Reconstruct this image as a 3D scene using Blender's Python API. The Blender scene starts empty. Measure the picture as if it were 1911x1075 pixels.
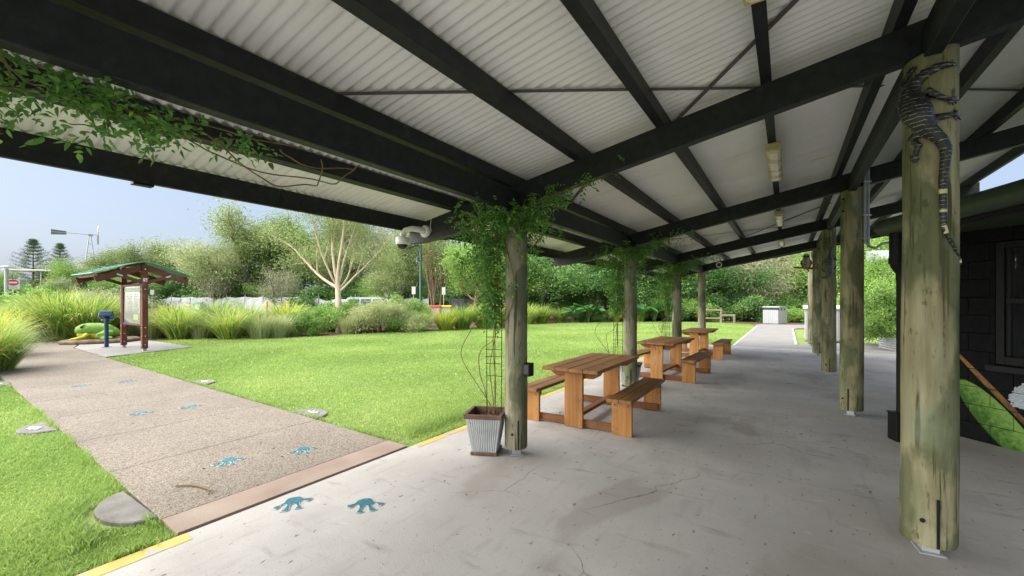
import bpy, bmesh, math, random
import numpy as np
from mathutils import Vector, Matrix

R = math.radians
sc = bpy.context.scene
COL = sc.collection

# ------------------------------------------------------------------ camera, sky, sun, exposure
YAW = R(33.17)
CAM = Vector((2.38, -3.724, 1.6))
cd = bpy.data.cameras.new('camera')
cam = bpy.data.objects.new('camera', cd)
COL.objects.link(cam)
cam.location = CAM
cam.rotation_euler = (R(90), 0, YAW)
cd.sensor_width = 36.0
cd.lens = 36.0 * 785 / 1911
cd.shift_y = 24.5 / 1911
cd.clip_start = 0.05
cd.clip_end = 1500
sc.camera = cam

SUN_EL, SUN_AZ = 45.0, 222.0      # azimuth: compass style, clockwise from +Y
wd = bpy.data.worlds.new('World')
sc.world = wd
wd.use_nodes = True
wn = wd.node_tree.nodes
wl = wd.node_tree.links
bg = wn['Background']
sky = wn.new('ShaderNodeTexSky')
sky.sky_type = 'NISHITA'
sky.sun_disc = False
sky.sun_elevation = R(SUN_EL)
sky.sun_rotation = R(SUN_AZ)
sky.air_density = 1.0
sky.dust_density = 4.0
sky.ozone_density = 1.0
# thin overcast: the clear-sky colour is veiled evenly with pale cloud
veil = wn.new('ShaderNodeMix')
veil.data_type = 'RGBA'
veil.inputs['Factor'].default_value = 0.45
veil.inputs['B'].default_value = (4.3, 5.2, 6.9, 1)
wl.new(sky.outputs['Color'], veil.inputs['A'])
wl.new(veil.outputs['Result'], bg.inputs['Color'])
bg.inputs['Strength'].default_value = 0.045

sl = bpy.data.lights.new('sun', 'SUN')
sl.energy = 3.0
sl.angle = R(110)
sl.color = (1.0, 0.95, 0.87)
so = bpy.data.objects.new('sun', sl)
COL.objects.link(so)
sd = Vector((math.sin(R(SUN_AZ)) * math.cos(R(SUN_EL)), math.cos(R(SUN_AZ)) * math.cos(R(SUN_EL)), math.sin(R(SUN_EL))))
so.rotation_euler = (-sd).to_track_quat('-Z', 'Y').to_euler()
so.location = (0, 0, 30)

sc.view_settings.view_transform = 'Standard'
sc.view_settings.look = 'None'
sc.view_settings.exposure = 1.95
sc.view_settings.gamma = 1.0
sc.view_settings.use_curve_mapping = False
sc.render.engine = 'CYCLES'
sc.cycles.use_denoising = True
sc.cycles.max_bounces = 10
sc.cycles.diffuse_bounces = 7
sc.cycles.glossy_bounces = 3
sc.cycles.transmission_bounces = 5
sc.cycles.transparent_max_bounces = 8
sc.cycles.sample_clamp_indirect = 6

# ------------------------------------------------------------------ helpers
CY, SY = math.cos(YAW), math.sin(YAW)


def at(px, depth, z=0.0):
    """point at a distance in front of the viewer, sideways by image column"""
    x = (px - 955.5) / 785 * depth
    return Vector((CAM.x + x * CY - depth * SY, CAM.y + x * SY + depth * CY, z))


def hgt(py, depth):
    return 1.6 + (562 - py) / 785 * depth


def link(o, parent=None):
    COL.objects.link(o)
    if parent is not None:
        o.parent = parent
    return o


def tag(o, label=None, cat=None, group=None, kind=None):
    if label:
        o['label'] = label
    if cat:
        o['category'] = cat
    if group:
        o['group'] = group
    if kind:
        o['kind'] = kind
    return o


def thing(name, label, cat, loc=(0, 0, 0), rz=0.0, group=None):
    o = bpy.data.objects.new(name, None)
    o.empty_display_size = 0.2
    link(o)
    o.location = loc
    o.rotation_euler = (0, 0, rz)
    return tag(o, label, cat, group)


def children(o):
    return [c for c in bpy.data.objects if c.parent == o]


def copy_tree(o, parent=None):
    c = o.copy()
    link(c)
    c.parent = parent
    for ch in list(o.children):
        copy_tree(ch, c)
    return c


class MB:
    """collects shapes for ONE mesh"""

    def __init__(self):
        self.v, self.f, self.s = [], [], []

    def add(self, vs, fs, smooth=False):
        n = len(self.v)
        self.v += [tuple(p) for p in vs]
        self.f += [tuple(i + n for i in f) for f in fs]
        self.s += [smooth] * len(fs)
        return self

    def box(self, c, d, rot=None, bev=0.0):
        """box centred at c with dimensions d, chamfered by bev"""
        bm = bmesh.new()
        bmesh.ops.create_cube(bm, size=1.0)
        for v in bm.verts:
            v.co = Vector((v.co.x * d[0], v.co.y * d[1], v.co.z * d[2]))
        if bev > 0:
            bmesh.ops.bevel(bm, geom=list(bm.edges), offset=bev, segments=1, affect='EDGES')
        m = Matrix.Translation(Vector(c))
        if rot is not None:
            m = m @ rot.to_4x4()
        bm.transform(m)
        bm.verts.index_update()
        self.add([v.co for v in bm.verts], [[v.index for v in f.verts] for f in bm.faces])
        bm.free()
        return self

    def span(self, a, b, bev=0.0):
        a, b = Vector(a), Vector(b)
        return self.box((a + b) / 2, [abs(x) for x in (b - a)], None, bev)

    def bar(self, a, b, w, h, bev=0.0, up=Vector((0, 0, 1))):
        """beam of section w x h between two points"""
        a, b = Vector(a), Vector(b)
        d = (b - a)
        L = d.length
        x = d.normalized()
        y = up.cross(x)
        if y.length < 1e-4:
            y = Vector((0, 1, 0))
        y.normalize()
        z = x.cross(y)
        rot = Matrix((x, y, z)).transposed()
        return self.box((a + b) / 2, (L, w, h), rot, bev)

    def tube(self, pts, rad, n=8, cap=True, smooth=True, squash=None):
        pts = [Vector(p) for p in pts]
        if not hasattr(rad, '__len__'):
            rad = [rad] * len(pts)
        vs, fs = [], []
        up = None
        for i, p in enumerate(pts):
            t = (pts[min(i + 1, len(pts) - 1)] - pts[max(i - 1, 0)])
            if t.length < 1e-9:
                t = Vector((0, 0, 1))
            t.normalize()
            if up is None:
                up = Vector((0, 0, 1)) if abs(t.z) < .9 else Vector((1, 0, 0))
            a = t.cross(up)
            if a.length < 1e-5:
                a = t.cross(Vector((0.3, 1, 0.2)))
            a.normalize()
            up = a.cross(t)
            for k in range(n):
                an = 2 * math.pi * k / n
                vs.append(p + (a * math.cos(an) + up * math.sin(an) * (squash or 1)) * rad[i])
        for i in range(len(pts) - 1):
            for k in range(n):
                k2 = (k + 1) % n
                fs.append((i * n + k, i * n + k2, (i + 1) * n + k2, (i + 1) * n + k))
        self.add(vs, fs, smooth)
        if cap:
            m = len(pts) - 1
            self.add(vs[:n], [tuple(range(n - 1, -1, -1))])
            self.add(vs[m * n:], [tuple(range(n))])
        return self

    def lathe(self, prof, n=20, c=(0, 0, 0), smooth=True, cap=True, sx=1, sy=1):
        vs, fs = [], []
        for r, z in prof:
            for k in range(n):
                a = 2 * math.pi * k / n
                vs.append((c[0] + r * math.cos(a) * sx, c[1] + r * math.sin(a) * sy, c[2] + z))
        for i in range(len(prof) - 1):
            for k in range(n):
                k2 = (k + 1) % n
                fs.append((i * n + k, i * n + k2, (i + 1) * n + k2, (i + 1) * n + k))
        self.add(vs, fs, smooth)
        if cap:
            m = (len(prof) - 1) * n
            self.add(vs[:n], [tuple(range(n - 1, -1, -1))])
            self.add(vs[m:], [tuple(range(n))])
        return self

    def prism(self, poly, axis, a, b):
        """2-D polygon pushed along an axis from a to b"""
        def P(u, w, t):
            return {'x': (t, u, w), 'y': (u, t, w), 'z': (u, w, t)}[axis]
        n = len(poly)
        vs = [P(u, w, a) for u, w in poly] + [P(u, w, b) for u, w in poly]
        fs = [tuple(range(n - 1, -1, -1)), tuple(range(n, 2 * n))]
        for i in range(n):
            j = (i + 1) % n
            fs.append((i, j, n + j, n + i))
        return self.add(vs, fs)

    def mesh(self, name, mats):
        me = bpy.data.meshes.new(name)
        me.from_pydata(self.v, [], self.f)
        for m in (mats if isinstance(mats, (list, tuple)) else [mats]):
            me.materials.append(m)
        me.polygons.foreach_set('use_smooth', self.s)
        bm = bmesh.new()
        bm.from_mesh(me)
        bmesh.ops.recalc_face_normals(bm, faces=bm.faces)
        bm.to_mesh(me)
        bm.free()
        me.update()
        return me

    def build(self, name, mats, parent=None, loc=None, rz=None):
        o = bpy.data.objects.new(name, self.mesh(name, mats))
        link(o, parent)
        if loc is not None:
            o.location = loc
        if rz is not None:
            o.rotation_euler = (0, 0, rz)
        return o


def part(name, me, parent, loc=(0, 0, 0), rz=0.0):
    o = bpy.data.objects.new(name, me)
    link(o, parent)
    o.location = loc
    o.rotation_euler = (0, 0, rz)
    return o


def np_mesh(name, V, F, mat, tone=None, smooth=False):
    """fast mesh of triangles or quads from arrays; tone = one number per face"""
    V = np.asarray(V, dtype=np.float32)
    F = np.asarray(F, dtype=np.int32)
    me = bpy.data.meshes.new(name)
    k = F.shape[1]
    me.vertices.add(len(V))
    me.vertices.foreach_set('co', V.ravel())
    me.loops.add(F.size)
    me.loops.foreach_set('vertex_index', F.ravel())
    me.polygons.add(len(F))
    me.polygons.foreach_set('loop_start', np.arange(0, F.size, k, dtype=np.int32))
    me.polygons.foreach_set('use_smooth', np.full(len(F), smooth, dtype=bool))
    me.update(calc_edges=True)
    me.materials.append(mat)
    if tone is not None:
        at_ = me.attributes.new('tone', 'FLOAT', 'FACE')
        at_.data.foreach_set('value', np.asarray(tone, dtype=np.float32))
    me.validate()
    return me


# ------------------------------------------------------------------ materials
def nmat(name):
    m = bpy.data.materials.new(name)
    m.use_nodes = True
    nt = m.node_tree
    return m, nt.nodes, nt.links, nt.nodes['Principled BSDF']


def ramp(n, stops):
    r = n.new('ShaderNodeValToRGB')
    e = r.color_ramp.elements
    while len(e) < len(stops):
        e.new(0.5)
    for i, (p, c) in enumerate(stops):
        e[i].position = p
        e[i].color = (c[0], c[1], c[2], 1)
    return r


def surf(name, stops, nscale=5.0, stretch=(1, 1, 1), detail=6, rough=0.75, bump=0.15, bscale=None, spec=0.3,
         metal=0.0, layers=(), distort=0.0, rand=True, bdist=0.01, coord='Object', ovar=0.0, cracks=None):
    """noise-driven surface; layers = (nscale, stretch, lo, hi, colour, amount[, detail]) painted over it"""
    m, n, l, p = nmat(name)
    tc = n.new('ShaderNodeTexCoord')
    src = tc.outputs[coord]
    if rand:
        oi = n.new('ShaderNodeObjectInfo')
        ad = n.new('ShaderNodeVectorMath')
        ad.operation = 'ADD'
        mu = n.new('ShaderNodeVectorMath')
        mu.operation = 'SCALE'
        cx = n.new('ShaderNodeCombineXYZ')
        for i in range(3):
            l.new(oi.outputs['Random'], cx.inputs[i])
        l.new(cx.outputs[0], mu.inputs[0])
        mu.inputs['Scale'].default_value = 37.0
        l.new(src, ad.inputs[0])
        l.new(mu.outputs[0], ad.inputs[1])
        src = ad.outputs[0]

    def noise(scale, st, det, dis=0.0):
        mp = n.new('ShaderNodeMapping')
        mp.inputs['Scale'].default_value = st
        l.new(src, mp.inputs['Vector'])
        t = n.new('ShaderNodeTexNoise')
        t.inputs['Scale'].default_value = scale
        t.inputs['Detail'].default_value = det
        t.inputs['Distortion'].default_value = dis
        l.new(mp.outputs[0], t.inputs['Vector'])
        return t.outputs['Fac']
    f = noise(nscale, stretch, detail, distort)
    r = ramp(n, stops)
    l.new(f, r.inputs[0])
    col = r.outputs[0]
    for ly in layers:
        ns, st, lo, hi, c, amt = ly[:6]
        f2 = noise(ns, st, ly[6] if len(ly) > 6 else 4)
        mr = n.new('ShaderNodeMapRange')
        mr.inputs['From Min'].default_value = lo
        mr.inputs['From Max'].default_value = hi
        mr.inputs['To Max'].default_value = amt
        l.new(f2, mr.inputs['Value'])
        mx = n.new('ShaderNodeMix')
        mx.data_type = 'RGBA'
        l.new(mr.outputs[0], mx.inputs['Factor'])
        l.new(col, mx.inputs['A'])
        mx.inputs['B'].default_value = (c[0], c[1], c[2], 1)
        col = mx.outputs['Result']
    if cracks:
        mpn = n.new('ShaderNodeTexNoise')
        mpn.inputs['Scale'].default_value = 1.7
        mpn.inputs['Detail'].default_value = 8
        l.new(src, mpn.inputs['Vector'])
        av = n.new('ShaderNodeVectorMath')
        av.operation = 'ADD'
        l.new(src, av.inputs[0])
        ms = n.new('ShaderNodeVectorMath')
        ms.operation = 'SCALE'
        ms.inputs['Scale'].default_value = 0.28
        l.new(mpn.outputs['Color'], ms.inputs[0])
        l.new(ms.outputs[0], av.inputs[1])
        vo = n.new('ShaderNodeTexVoronoi')
        vo.feature = 'DISTANCE_TO_EDGE'
        vo.inputs['Scale'].default_value = cracks
        l.new(av.outputs[0], vo.inputs['Vector'])
        c1 = n.new('ShaderNodeMapRange')
        c1.inputs['From Min'].default_value = 0.0022
        c1.inputs['From Max'].default_value = 0.0006
        l.new(vo.outputs['Distance'], c1.inputs['Value'])
        c2 = n.new('ShaderNodeMapRange')
        c2.inputs['From Min'].default_value = 0.50
        c2.inputs['From Max'].default_value = 0.62
        c2.inputs['To Max'].default_value = 0.75
        l.new(noise(0.9, (1, 1, 1), 3), c2.inputs['Value'])
        cm = n.new('ShaderNodeMath')
        cm.operation = 'MULTIPLY'
        l.new(c1.outputs[0], cm.inputs[0])
        l.new(c2.outputs[0], cm.inputs[1])
        mx = n.new('ShaderNodeMix')
        mx.data_type = 'RGBA'
        l.new(cm.outputs[0], mx.inputs['Factor'])
        l.new(col, mx.inputs['A'])
        mx.inputs['B'].default_value = (0.10, 0.09, 0.08, 1)
        col = mx.outputs['Result']
    if ovar:
        oi2 = n.new('ShaderNodeObjectInfo')
        mo = n.new('ShaderNodeMath')
        mo.operation = 'MULTIPLY_ADD'
        mo.inputs[1].default_value = ovar * 2
        mo.inputs[2].default_value = 1 - ovar
        l.new(oi2.outputs['Random'], mo.inputs[0])
        hs = n.new('ShaderNodeHueSaturation')
        l.new(mo.outputs[0], hs.inputs['Value'])
        l.new(col, hs.inputs['Color'])
        col = hs.outputs[0]
    l.new(col, p.inputs['Base Color'])
    p.inputs['Roughness'].default_value = rough
    p.inputs['Specular IOR Level'].default_value = spec
    p.inputs['Metallic'].default_value = metal
    if bump:
        fb = noise(bscale or nscale * 3, stretch, 6)
        b = n.new('ShaderNodeBump')
        b.inputs['Strength'].default_value = bump
        b.inputs['Distance'].default_value = bdist
        l.new(fb, b.inputs['Height'])
        l.new(b.outputs[0], p.inputs['Normal'])
    return m


def plain(name, c, rough=0.6, metal=0.0, spec=0.4, var=0.12):
    lo = tuple(x * (1 - var) for x in c)
    hi = tuple(min(1, x * (1 + var)) for x in c)
    return surf(name, [(0.3, lo), (0.7, hi)], nscale=6, rough=rough, metal=metal, spec=spec, bump=0.05)


def leafmat(name, stops, trans=0.35, rough=0.55, hue=0.06, gain=2.5):
    """leaf: colour by leaf tone and by plant, some light passes through"""
    m, n, l, p = nmat(name)
    a = n.new('ShaderNodeAttribute')
    a.attribute_name = 'tone'
    oi = n.new('ShaderNodeObjectInfo')
    ma = n.new('ShaderNodeMath')
    ma.operation = 'MULTIPLY_ADD'
    ma.inputs[1].default_value = hue * 2
    l.new(oi.outputs['Random'], ma.inputs[0])
    l.new(a.outputs['Fac'], ma.inputs[2])
    sb = n.new('ShaderNodeMath')
    sb.operation = 'SUBTRACT'
    sb.inputs[1].default_value = hue
    l.new(ma.outputs[0], sb.inputs[0])
    r = ramp(n, [(p_, tuple(min(0.62, x * gain) for x in c_)) for p_, c_ in stops])
    l.new(sb.outputs[0], r.inputs[0])
    l.new(r.outputs[0], p.inputs['Base Color'])
    p.inputs['Roughness'].default_value = rough
    p.inputs['Specular IOR Level'].default_value = 0.35
    tr = n.new('ShaderNodeBsdfTranslucent')
    l.new(r.outputs[0], tr.inputs['Color'])
    mx = n.new('ShaderNodeMixShader')
    mx.inputs[0].default_value = trans
    l.new(p.outputs[0], mx.inputs[1])
    l.new(tr.outputs[0], mx.inputs[2])
    l.new(mx.outputs[0], n['Material Output'].inputs['Surface'])
    return m


M = {}
M['black_timber'] = surf('black_painted_timber', [(0.35, (0.008, 0.0105, 0.0115)), (0.7, (0.017, 0.0205, 0.0215))], 14, (1, 1, 1),
                         rough=0.55, bump=0.25, bscale=60, spec=0.35, layers=[(9, (1, 1, 1), 0.62, 0.75, (0.04, 0.046, 0.044), 0.5)])
M['sheet'] = surf('roof_sheet_metal', [(0.3, (0.73, 0.735, 0.735)), (0.7, (0.81, 0.815, 0.815))], 1.3, rough=0.5, bump=0.03, bscale=40, spec=0.35,
                  layers=[(2.5, (0.5, 3, 1), 0.60, 0.8, (0.42, 0.39, 0.36), 0.45), (40, (0.3, 1, 1), 0.68, 0.8, (0.3, 0.26, 0.22), 0.35)])


def post_mat(name, stops, tint):
    return surf(name, stops, 5, (3.2, 3.2, 0.35), detail=9, rough=0.85, bump=0.55, bscale=16, bdist=0.012, spec=0.15,
                layers=[(3.0, (2, 2, 0.55), 0.50, 0.72, tint, 0.75),
                        (9, (3.5, 3.5, 0.16), 0.60, 0.66, (0.045, 0.038, 0.022), 0.85),
                        (16, (2, 2, 0.5), 0.62, 0.70, (0.07, 0.058, 0.032), 0.75),
                        (2.2, (1.6, 1.6, 0.8), 0.50, 0.57, (0.06, 0.078, 0.035), 0.65, 9),
                        (1.6, (1, 1, 1.0), 0.58, 0.70, (0.20, 0.24, 0.16), 0.6)])


M['post'] = post_mat('treated_pine_log', [(0.25, (0.15, 0.135, 0.07)), (0.5, (0.245, 0.23, 0.135)), (0.75, (0.35, 0.34, 0.22))], (0.115, 0.14, 0.07))
M['post_a'] = post_mat('weathered_pine_log', [(0.25, (0.15, 0.13, 0.08)), (0.5, (0.25, 0.235, 0.16)), (0.75, (0.36, 0.35, 0.255))], (0.17, 0.20, 0.125))
M['slot'] = plain('dark_slot', (0.006, 0.006, 0.005), 0.9)
M['galv'] = surf('galvanised_steel', [(0.3, (0.42, 0.44, 0.45)), (0.7, (0.56, 0.58, 0.59))], 9, rough=0.42, metal=0.65, bump=0.08, spec=0.5)
M['strap'] = plain('dirty_shaded_strap', (0.10, 0.095, 0.09), 0.7)  # grime plus the scalloped shadows on the straps, both put into one dark colour
M['galv_dull'] = surf('dull_galvanised_steel', [(0.3, (0.33, 0.35, 0.36)), (0.7, (0.47, 0.49, 0.50))], 7, rough=0.55, metal=0.35, bump=0.08)


def wood(name, axis, stops, sc_=1.0):
    st = [9.0, 9.0, 9.0]
    st['xyz'.index(axis)] = 0.55
    return surf(name, stops, 1.6 * sc_, tuple(st), detail=8, rough=0.6, bump=0.4, bscale=4, spec=0.25, distort=0.6, bdist=0.005, ovar=0.13,
                layers=[(5, tuple(x * 0.5 if x > 1 else 1.2 for x in st), 0.68, 0.76, (0.085, 0.03, 0.010), 0.75),
                        (3, (1.2, 1.2, 1.2), 0.52, 0.75, (0.115, 0.062, 0.03), 0.6), (9, (1.5, 1.5, 1.5), 0.66, 0.72, (0.06, 0.025, 0.012), 0.5), (2, (1, 1, 1), 0.60, 0.75, (0.30, 0.25, 0.20), 0.35)])


LEG = [(0.2, (0.25, 0.105, 0.03)), (0.5, (0.40, 0.19, 0.058)), (0.8, (0.53, 0.285, 0.10))]
TOP = [(0.2, (0.19, 0.085, 0.030)), (0.5, (0.285, 0.14, 0.054)), (0.8, (0.38, 0.205, 0.088))]
M['wood_leg'] = wood('stained_pine_upright', 'z', LEG)
M['wood_x'] = wood('stained_pine_crosswise', 'x', [(0.2, (0.15, 0.055, 0.02)), (0.8, (0.32, 0.135, 0.05))])
M['wood_y'] = wood('stained_pine_lengthwise', 'y', [(0.2, (0.16, 0.06, 0.02)), (0.8, (0.34, 0.145, 0.05))])
M['wood_top'] = wood('weathered_table_board', 'y', TOP)
M['kiosk_z'] = wood('red_brown_post', 'z', [(0.2, (0.095, 0.026, 0.016)), (0.8, (0.17, 0.052, 0.030))])
M['kiosk_y'] = wood('red_brown_rafter', 'y', [(0.2, (0.105, 0.035, 0.026)), (0.8, (0.19, 0.07, 0.052))])
M['kiosk_x'] = wood('red_brown_rail', 'x', [(0.2, (0.095, 0.03, 0.02)), (0.8, (0.17, 0.058, 0.04))])

M['concrete'] = surf('floor_concrete', [(0.25, (0.35, 0.338, 0.32)), (0.5, (0.41, 0.397, 0.38)), (0.75, (0.47, 0.457, 0.437))], 2.2, (1, 1, 1), detail=9, rough=0.78,
                     bump=0.35, bscale=70, spec=0.25, rand=False, bdist=0.004, cracks=0.42, ovar=0.04,
                     layers=[(0.55, (1, 1, 1), 0.48, 0.72, (0.27, 0.252, 0.232), 0.7, 5),
                             (3.2, (0.6, 2.2, 1), 0.60, 0.72, (0.24, 0.222, 0.20), 0.55, 7),
                             (20, (1, 0.55, 1), 0.67, 0.72, (0.13, 0.105, 0.085), 0.85, 3),
                             (60, (1, 1, 1), 0.66, 0.72, (0.20, 0.175, 0.15), 0.7, 2),
                             (9, (0.5, 1.6, 1), 0.64, 0.74, (0.52, 0.51, 0.50), 0.35, 5), (0.9, (1.3, 0.7, 1), 0.58, 0.64, (0.24, 0.215, 0.19), 0.45, 9), (5, (2.4, 0.5, 1), 0.56, 0.74, (0.30, 0.28, 0.26), 0.5, 9)])
M['far_concrete'] = surf('pale_concrete', [(0.3, (0.22, 0.213, 0.203)), (0.7, (0.28, 0.272, 0.26))], 1.4, detail=7, rough=0.8, bump=0.1, rand=False,
                         layers=[(0.6, (1, 1, 1), 0.5, 0.75, (0.25, 0.245, 0.235), 0.6)])


def aggregate():
    m, n, l, p = nmat('exposed_aggregate')
    tc = n.new('ShaderNodeTexCoord')
    v = n.new('ShaderNodeTexVoronoi')
    v.inputs['Scale'].default_value = 95
    l.new(tc.outputs['Object'], v.inputs['Vector'])
    r = ramp(n, [(0.0, (0.065, 0.055, 0.044)), (0.25, (0.148, 0.128, 0.104)), (0.55, (0.192, 0.168, 0.138)), (0.9, (0.245, 0.22, 0.185))])
    sp = n.new('ShaderNodeSeparateColor')
    l.new(v.outputs['Color'], sp.inputs[0])
    l.new(sp.outputs[0], r.inputs[0])
    ns = n.new('ShaderNodeTexNoise')
    ns.inputs['Scale'].default_value = 1.1
    ns.inputs['Detail'].default_value = 6
    l.new(tc.outputs['Object'], ns.inputs['Vector'])
    r2 = ramp(n, [(0.32, (0.45, 0.43, 0.415)), (0.68, (0.60, 0.575, 0.55))])
    l.new(ns.outputs['Fac'], r2.inputs[0])
    mx = n.new('ShaderNodeMix')
    mx.data_type = 'RGBA'
    mx.blend_type = 'OVERLAY'
    mx.inputs['Factor'].default_value = 0.75
    l.new(r.outputs[0], mx.inputs['A'])
    l.new(r2.outputs[0], mx.inputs['B'])
    l.new(mx.outputs['Result'], p.inputs['Base Color'])
    p.inputs['Roughness'].default_value = 0.9
    b = n.new('ShaderNodeBump')
    b.inputs['Strength'].default_value = 0.6
    b.inputs['Distance'].default_value = 0.006
    b.invert = True
    l.new(v.outputs['Distance'], b.inputs['Height'])
    l.new(b.outputs[0], p.inputs['Normal'])
    return m


M['aggregate'] = aggregate()
M['pink_strip'] = surf('pink_brown_concrete', [(0.3, (0.24, 0.18, 0.145)), (0.7, (0.31, 0.24, 0.198))], 2.5, detail=8, rough=0.85, bump=0.25, bscale=80, rand=False,
                       layers=[(1.2, (1, 1, 1), 0.45, 0.7, (0.33, 0.29, 0.25), 0.6)])


def worn_paint():
    m = surf('worn_yellow_paint', [(0.3, (0.58, 0.36, 0.08)), (0.7, (0.70, 0.47, 0.14))], 3, rough=0.6, bump=0.15, bscale=60, rand=False,
             layers=[(6, (1, 1, 1), 0.55, 0.60, (0.38, 0.36, 0.33), 1.0, 8), (2, (1, 1, 1), 0.55, 0.62, (0.42, 0.37, 0.26), 0.5, 5)])
    return m


M['yellow_paint'] = worn_paint()
M['teal'] = surf('teal_terrazzo', [(0.4, (0.012, 0.10, 0.135)), (0.6, (0.022, 0.16, 0.20))], 40, rough=0.5, bump=0.1,
                 layers=[(120, (1, 1, 1), 0.66, 0.7, (0.01, 0.02, 0.025), 0.9, 2)])
M['teal_edge'] = plain('pale_footprint_edge', (0.36, 0.44, 0.45), 0.7)
M['soil'] = surf('soil_and_mulch', [(0.25, (0.045, 0.028, 0.018)), (0.5, (0.11, 0.07, 0.045)), (0.8, (0.20, 0.135, 0.09))], 9, detail=10, rough=0.95, bump=0.9, bscale=22, bdist=0.03, rand=False)
M['lawn'] = surf('mown_lawn', [(0.25, (0.155, 0.22, 0.068)), (0.5, (0.225, 0.305, 0.096)), (0.75, (0.295, 0.365, 0.13))], 7, detail=10, rough=0.9, bump=0.9, bscale=60, bdist=0.03, rand=False, spec=0.15,
                 layers=[(0.45, (1, 1, 1), 0.42, 0.72, (0.25, 0.33, 0.080), 0.55, 4), (30, (1, 1, 1), 0.60, 0.72, (0.09, 0.15, 0.025), 0.6, 3),
                         (1.3, (1, 1, 1), 0.58, 0.72, (0.29, 0.32, 0.10), 0.4, 5)])
M['verge'] = surf('rough_verge', [(0.3, (0.10, 0.135, 0.035)), (0.55, (0.15, 0.16, 0.055)), (0.8, (0.21, 0.19, 0.085))], 1.5, detail=9, rough=0.95, bump=0.6, bscale=10, rand=False,
                  layers=[(0.08, (1, 1, 1), 0.5, 0.6, (0.17, 0.165, 0.16), 0.6)])
M['asphalt'] = surf('grey_bitumen', [(0.3, (0.09, 0.09, 0.092)), (0.7, (0.14, 0.14, 0.14))], 3, rough=0.9, bump=0.2, rand=False)

M['black_metal'] = plain('black_painted_metal', (0.006, 0.0065, 0.0065), 0.5, spec=0.2)
M['black_wire'] = plain('black_wire', (0.012, 0.012, 0.013), 0.5)
M['white_plastic'] = plain('white_plastic', (0.72, 0.72, 0.69), 0.35, var=0.04)
M['dome'] = plain('smoked_dome', (0.012, 0.012, 0.014), 0.08, spec=0.6)
M['yellowed'] = surf('yellowed_plastic', [(0.3, (0.40, 0.33, 0.16)), (0.7, (0.56, 0.47, 0.25))], 8, rough=0.5, bump=0.05)
M['diffuser'] = surf('dusty_diffuser', [(0.3, (0.55, 0.50, 0.36)), (0.7, (0.75, 0.71, 0.56))], 9, (1, 0.3, 1), rough=0.3, bump=0.05,
                     layers=[(5, (1, 1, 1), 0.55, 0.7, (0.30, 0.19, 0.10), 0.7)])
M['conduit'] = plain('grey_conduit', (0.33, 0.37, 0.39), 0.45, var=0.06)
M['rust_rim'] = surf('brown_rim', [(0.3, (0.085, 0.045, 0.03)), (0.7, (0.18, 0.105, 0.072))], 12, rough=0.45, metal=0.0, bump=0.1)
M['zinc'] = surf('zinc_planter', [(0.3, (0.36, 0.38, 0.385)), (0.7, (0.52, 0.54, 0.545))], 5, rough=0.5, metal=0.15, bump=0.06)
M['green_roof'] = plain('green_roof_sheet', (0.15, 0.37, 0.31), 0.5, var=0.08)
M['gum_trunk'] = surf('pale_gum_bark', [(0.25, (0.36, 0.27, 0.19)), (0.5, (0.56, 0.46, 0.35)), (0.8, (0.70, 0.61, 0.50))], 2.5, (1.5, 1.5, 0.7), detail=8, rough=0.85, bump=0.3,
                      layers=[(2, (2, 2, 0.5), 0.58, 0.75, (0.30, 0.19, 0.11), 0.6)])
M['brown_bark'] = surf('brown_bark', [(0.25, (0.10, 0.062, 0.038)), (0.5, (0.19, 0.125, 0.08)), (0.8, (0.30, 0.22, 0.155))], 3, (2, 2, 0.5), detail=8, rough=0.95, bump=0.6)
M['dark_bark'] = surf('dark_bark', [(0.25, (0.028, 0.02, 0.015)), (0.8, (0.085, 0.065, 0.048))], 3, (2, 2, 0.5), detail=8, rough=0.95, bump=0.6)
M['grey_bark'] = surf('grey_bark', [(0.25, (0.17, 0.15, 0.13)), (0.8, (0.36, 0.33, 0.29))], 3, (2, 2, 0.5), detail=8, rough=0.95, bump=0.5)
M['stem'] = surf('vine_stem', [(0.3, (0.13, 0.085, 0.035)), (0.7, (0.24, 0.17, 0.075))], 9, rough=0.8, bump=0.2)

G = lambda *s: [(p, c) for p, c in s]
M['leaf_vine'] = leafmat('vine_leaf', G((0.0, (0.028, 0.070, 0.018)), (0.55, (0.060, 0.135, 0.028)), (0.9, (0.115, 0.20, 0.040)), (1.0, (0.30, 0.25, 0.035))), 0.4, 0.42)
M['leaf_olive'] = leafmat('olive_leaf', G((0.0, (0.050, 0.070, 0.027)), (0.5, (0.105, 0.136, 0.050)), (1.0, (0.19, 0.222, 0.092))), 0.3, hue=0.15)
M['leaf_dark'] = leafmat('dark_leaf', G((0.0, (0.018, 0.044, 0.014)), (0.5, (0.045, 0.095, 0.026)), (1.0, (0.105, 0.175, 0.048))), 0.3, hue=0.1)
M['leaf_mid'] = leafmat('mid_green_leaf', G((0.0, (0.040, 0.078, 0.018)), (0.5, (0.092, 0.155, 0.036)), (1.0, (0.175, 0.25, 0.066))), 0.35, hue=0.14)
M['leaf_grey'] = leafmat('grey_green_leaf', G((0.0, (0.085, 0.092, 0.052)), (0.5, (0.175, 0.182, 0.108)), (1.0, (0.275, 0.275, 0.175))), 0.3, hue=0.1)
M['leaf_bright'] = leafmat('bright_green_leaf', G((0.0, (0.045, 0.088, 0.02)), (0.5, (0.105, 0.18, 0.042)), (1.0, (0.20, 0.285, 0.08))), 0.45, hue=0.1)
M['leaf_pine'] = leafmat('pine_needle', G((0.0, (0.022, 0.040, 0.020)), (1.0, (0.075, 0.105, 0.052))), 0.15)
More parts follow.
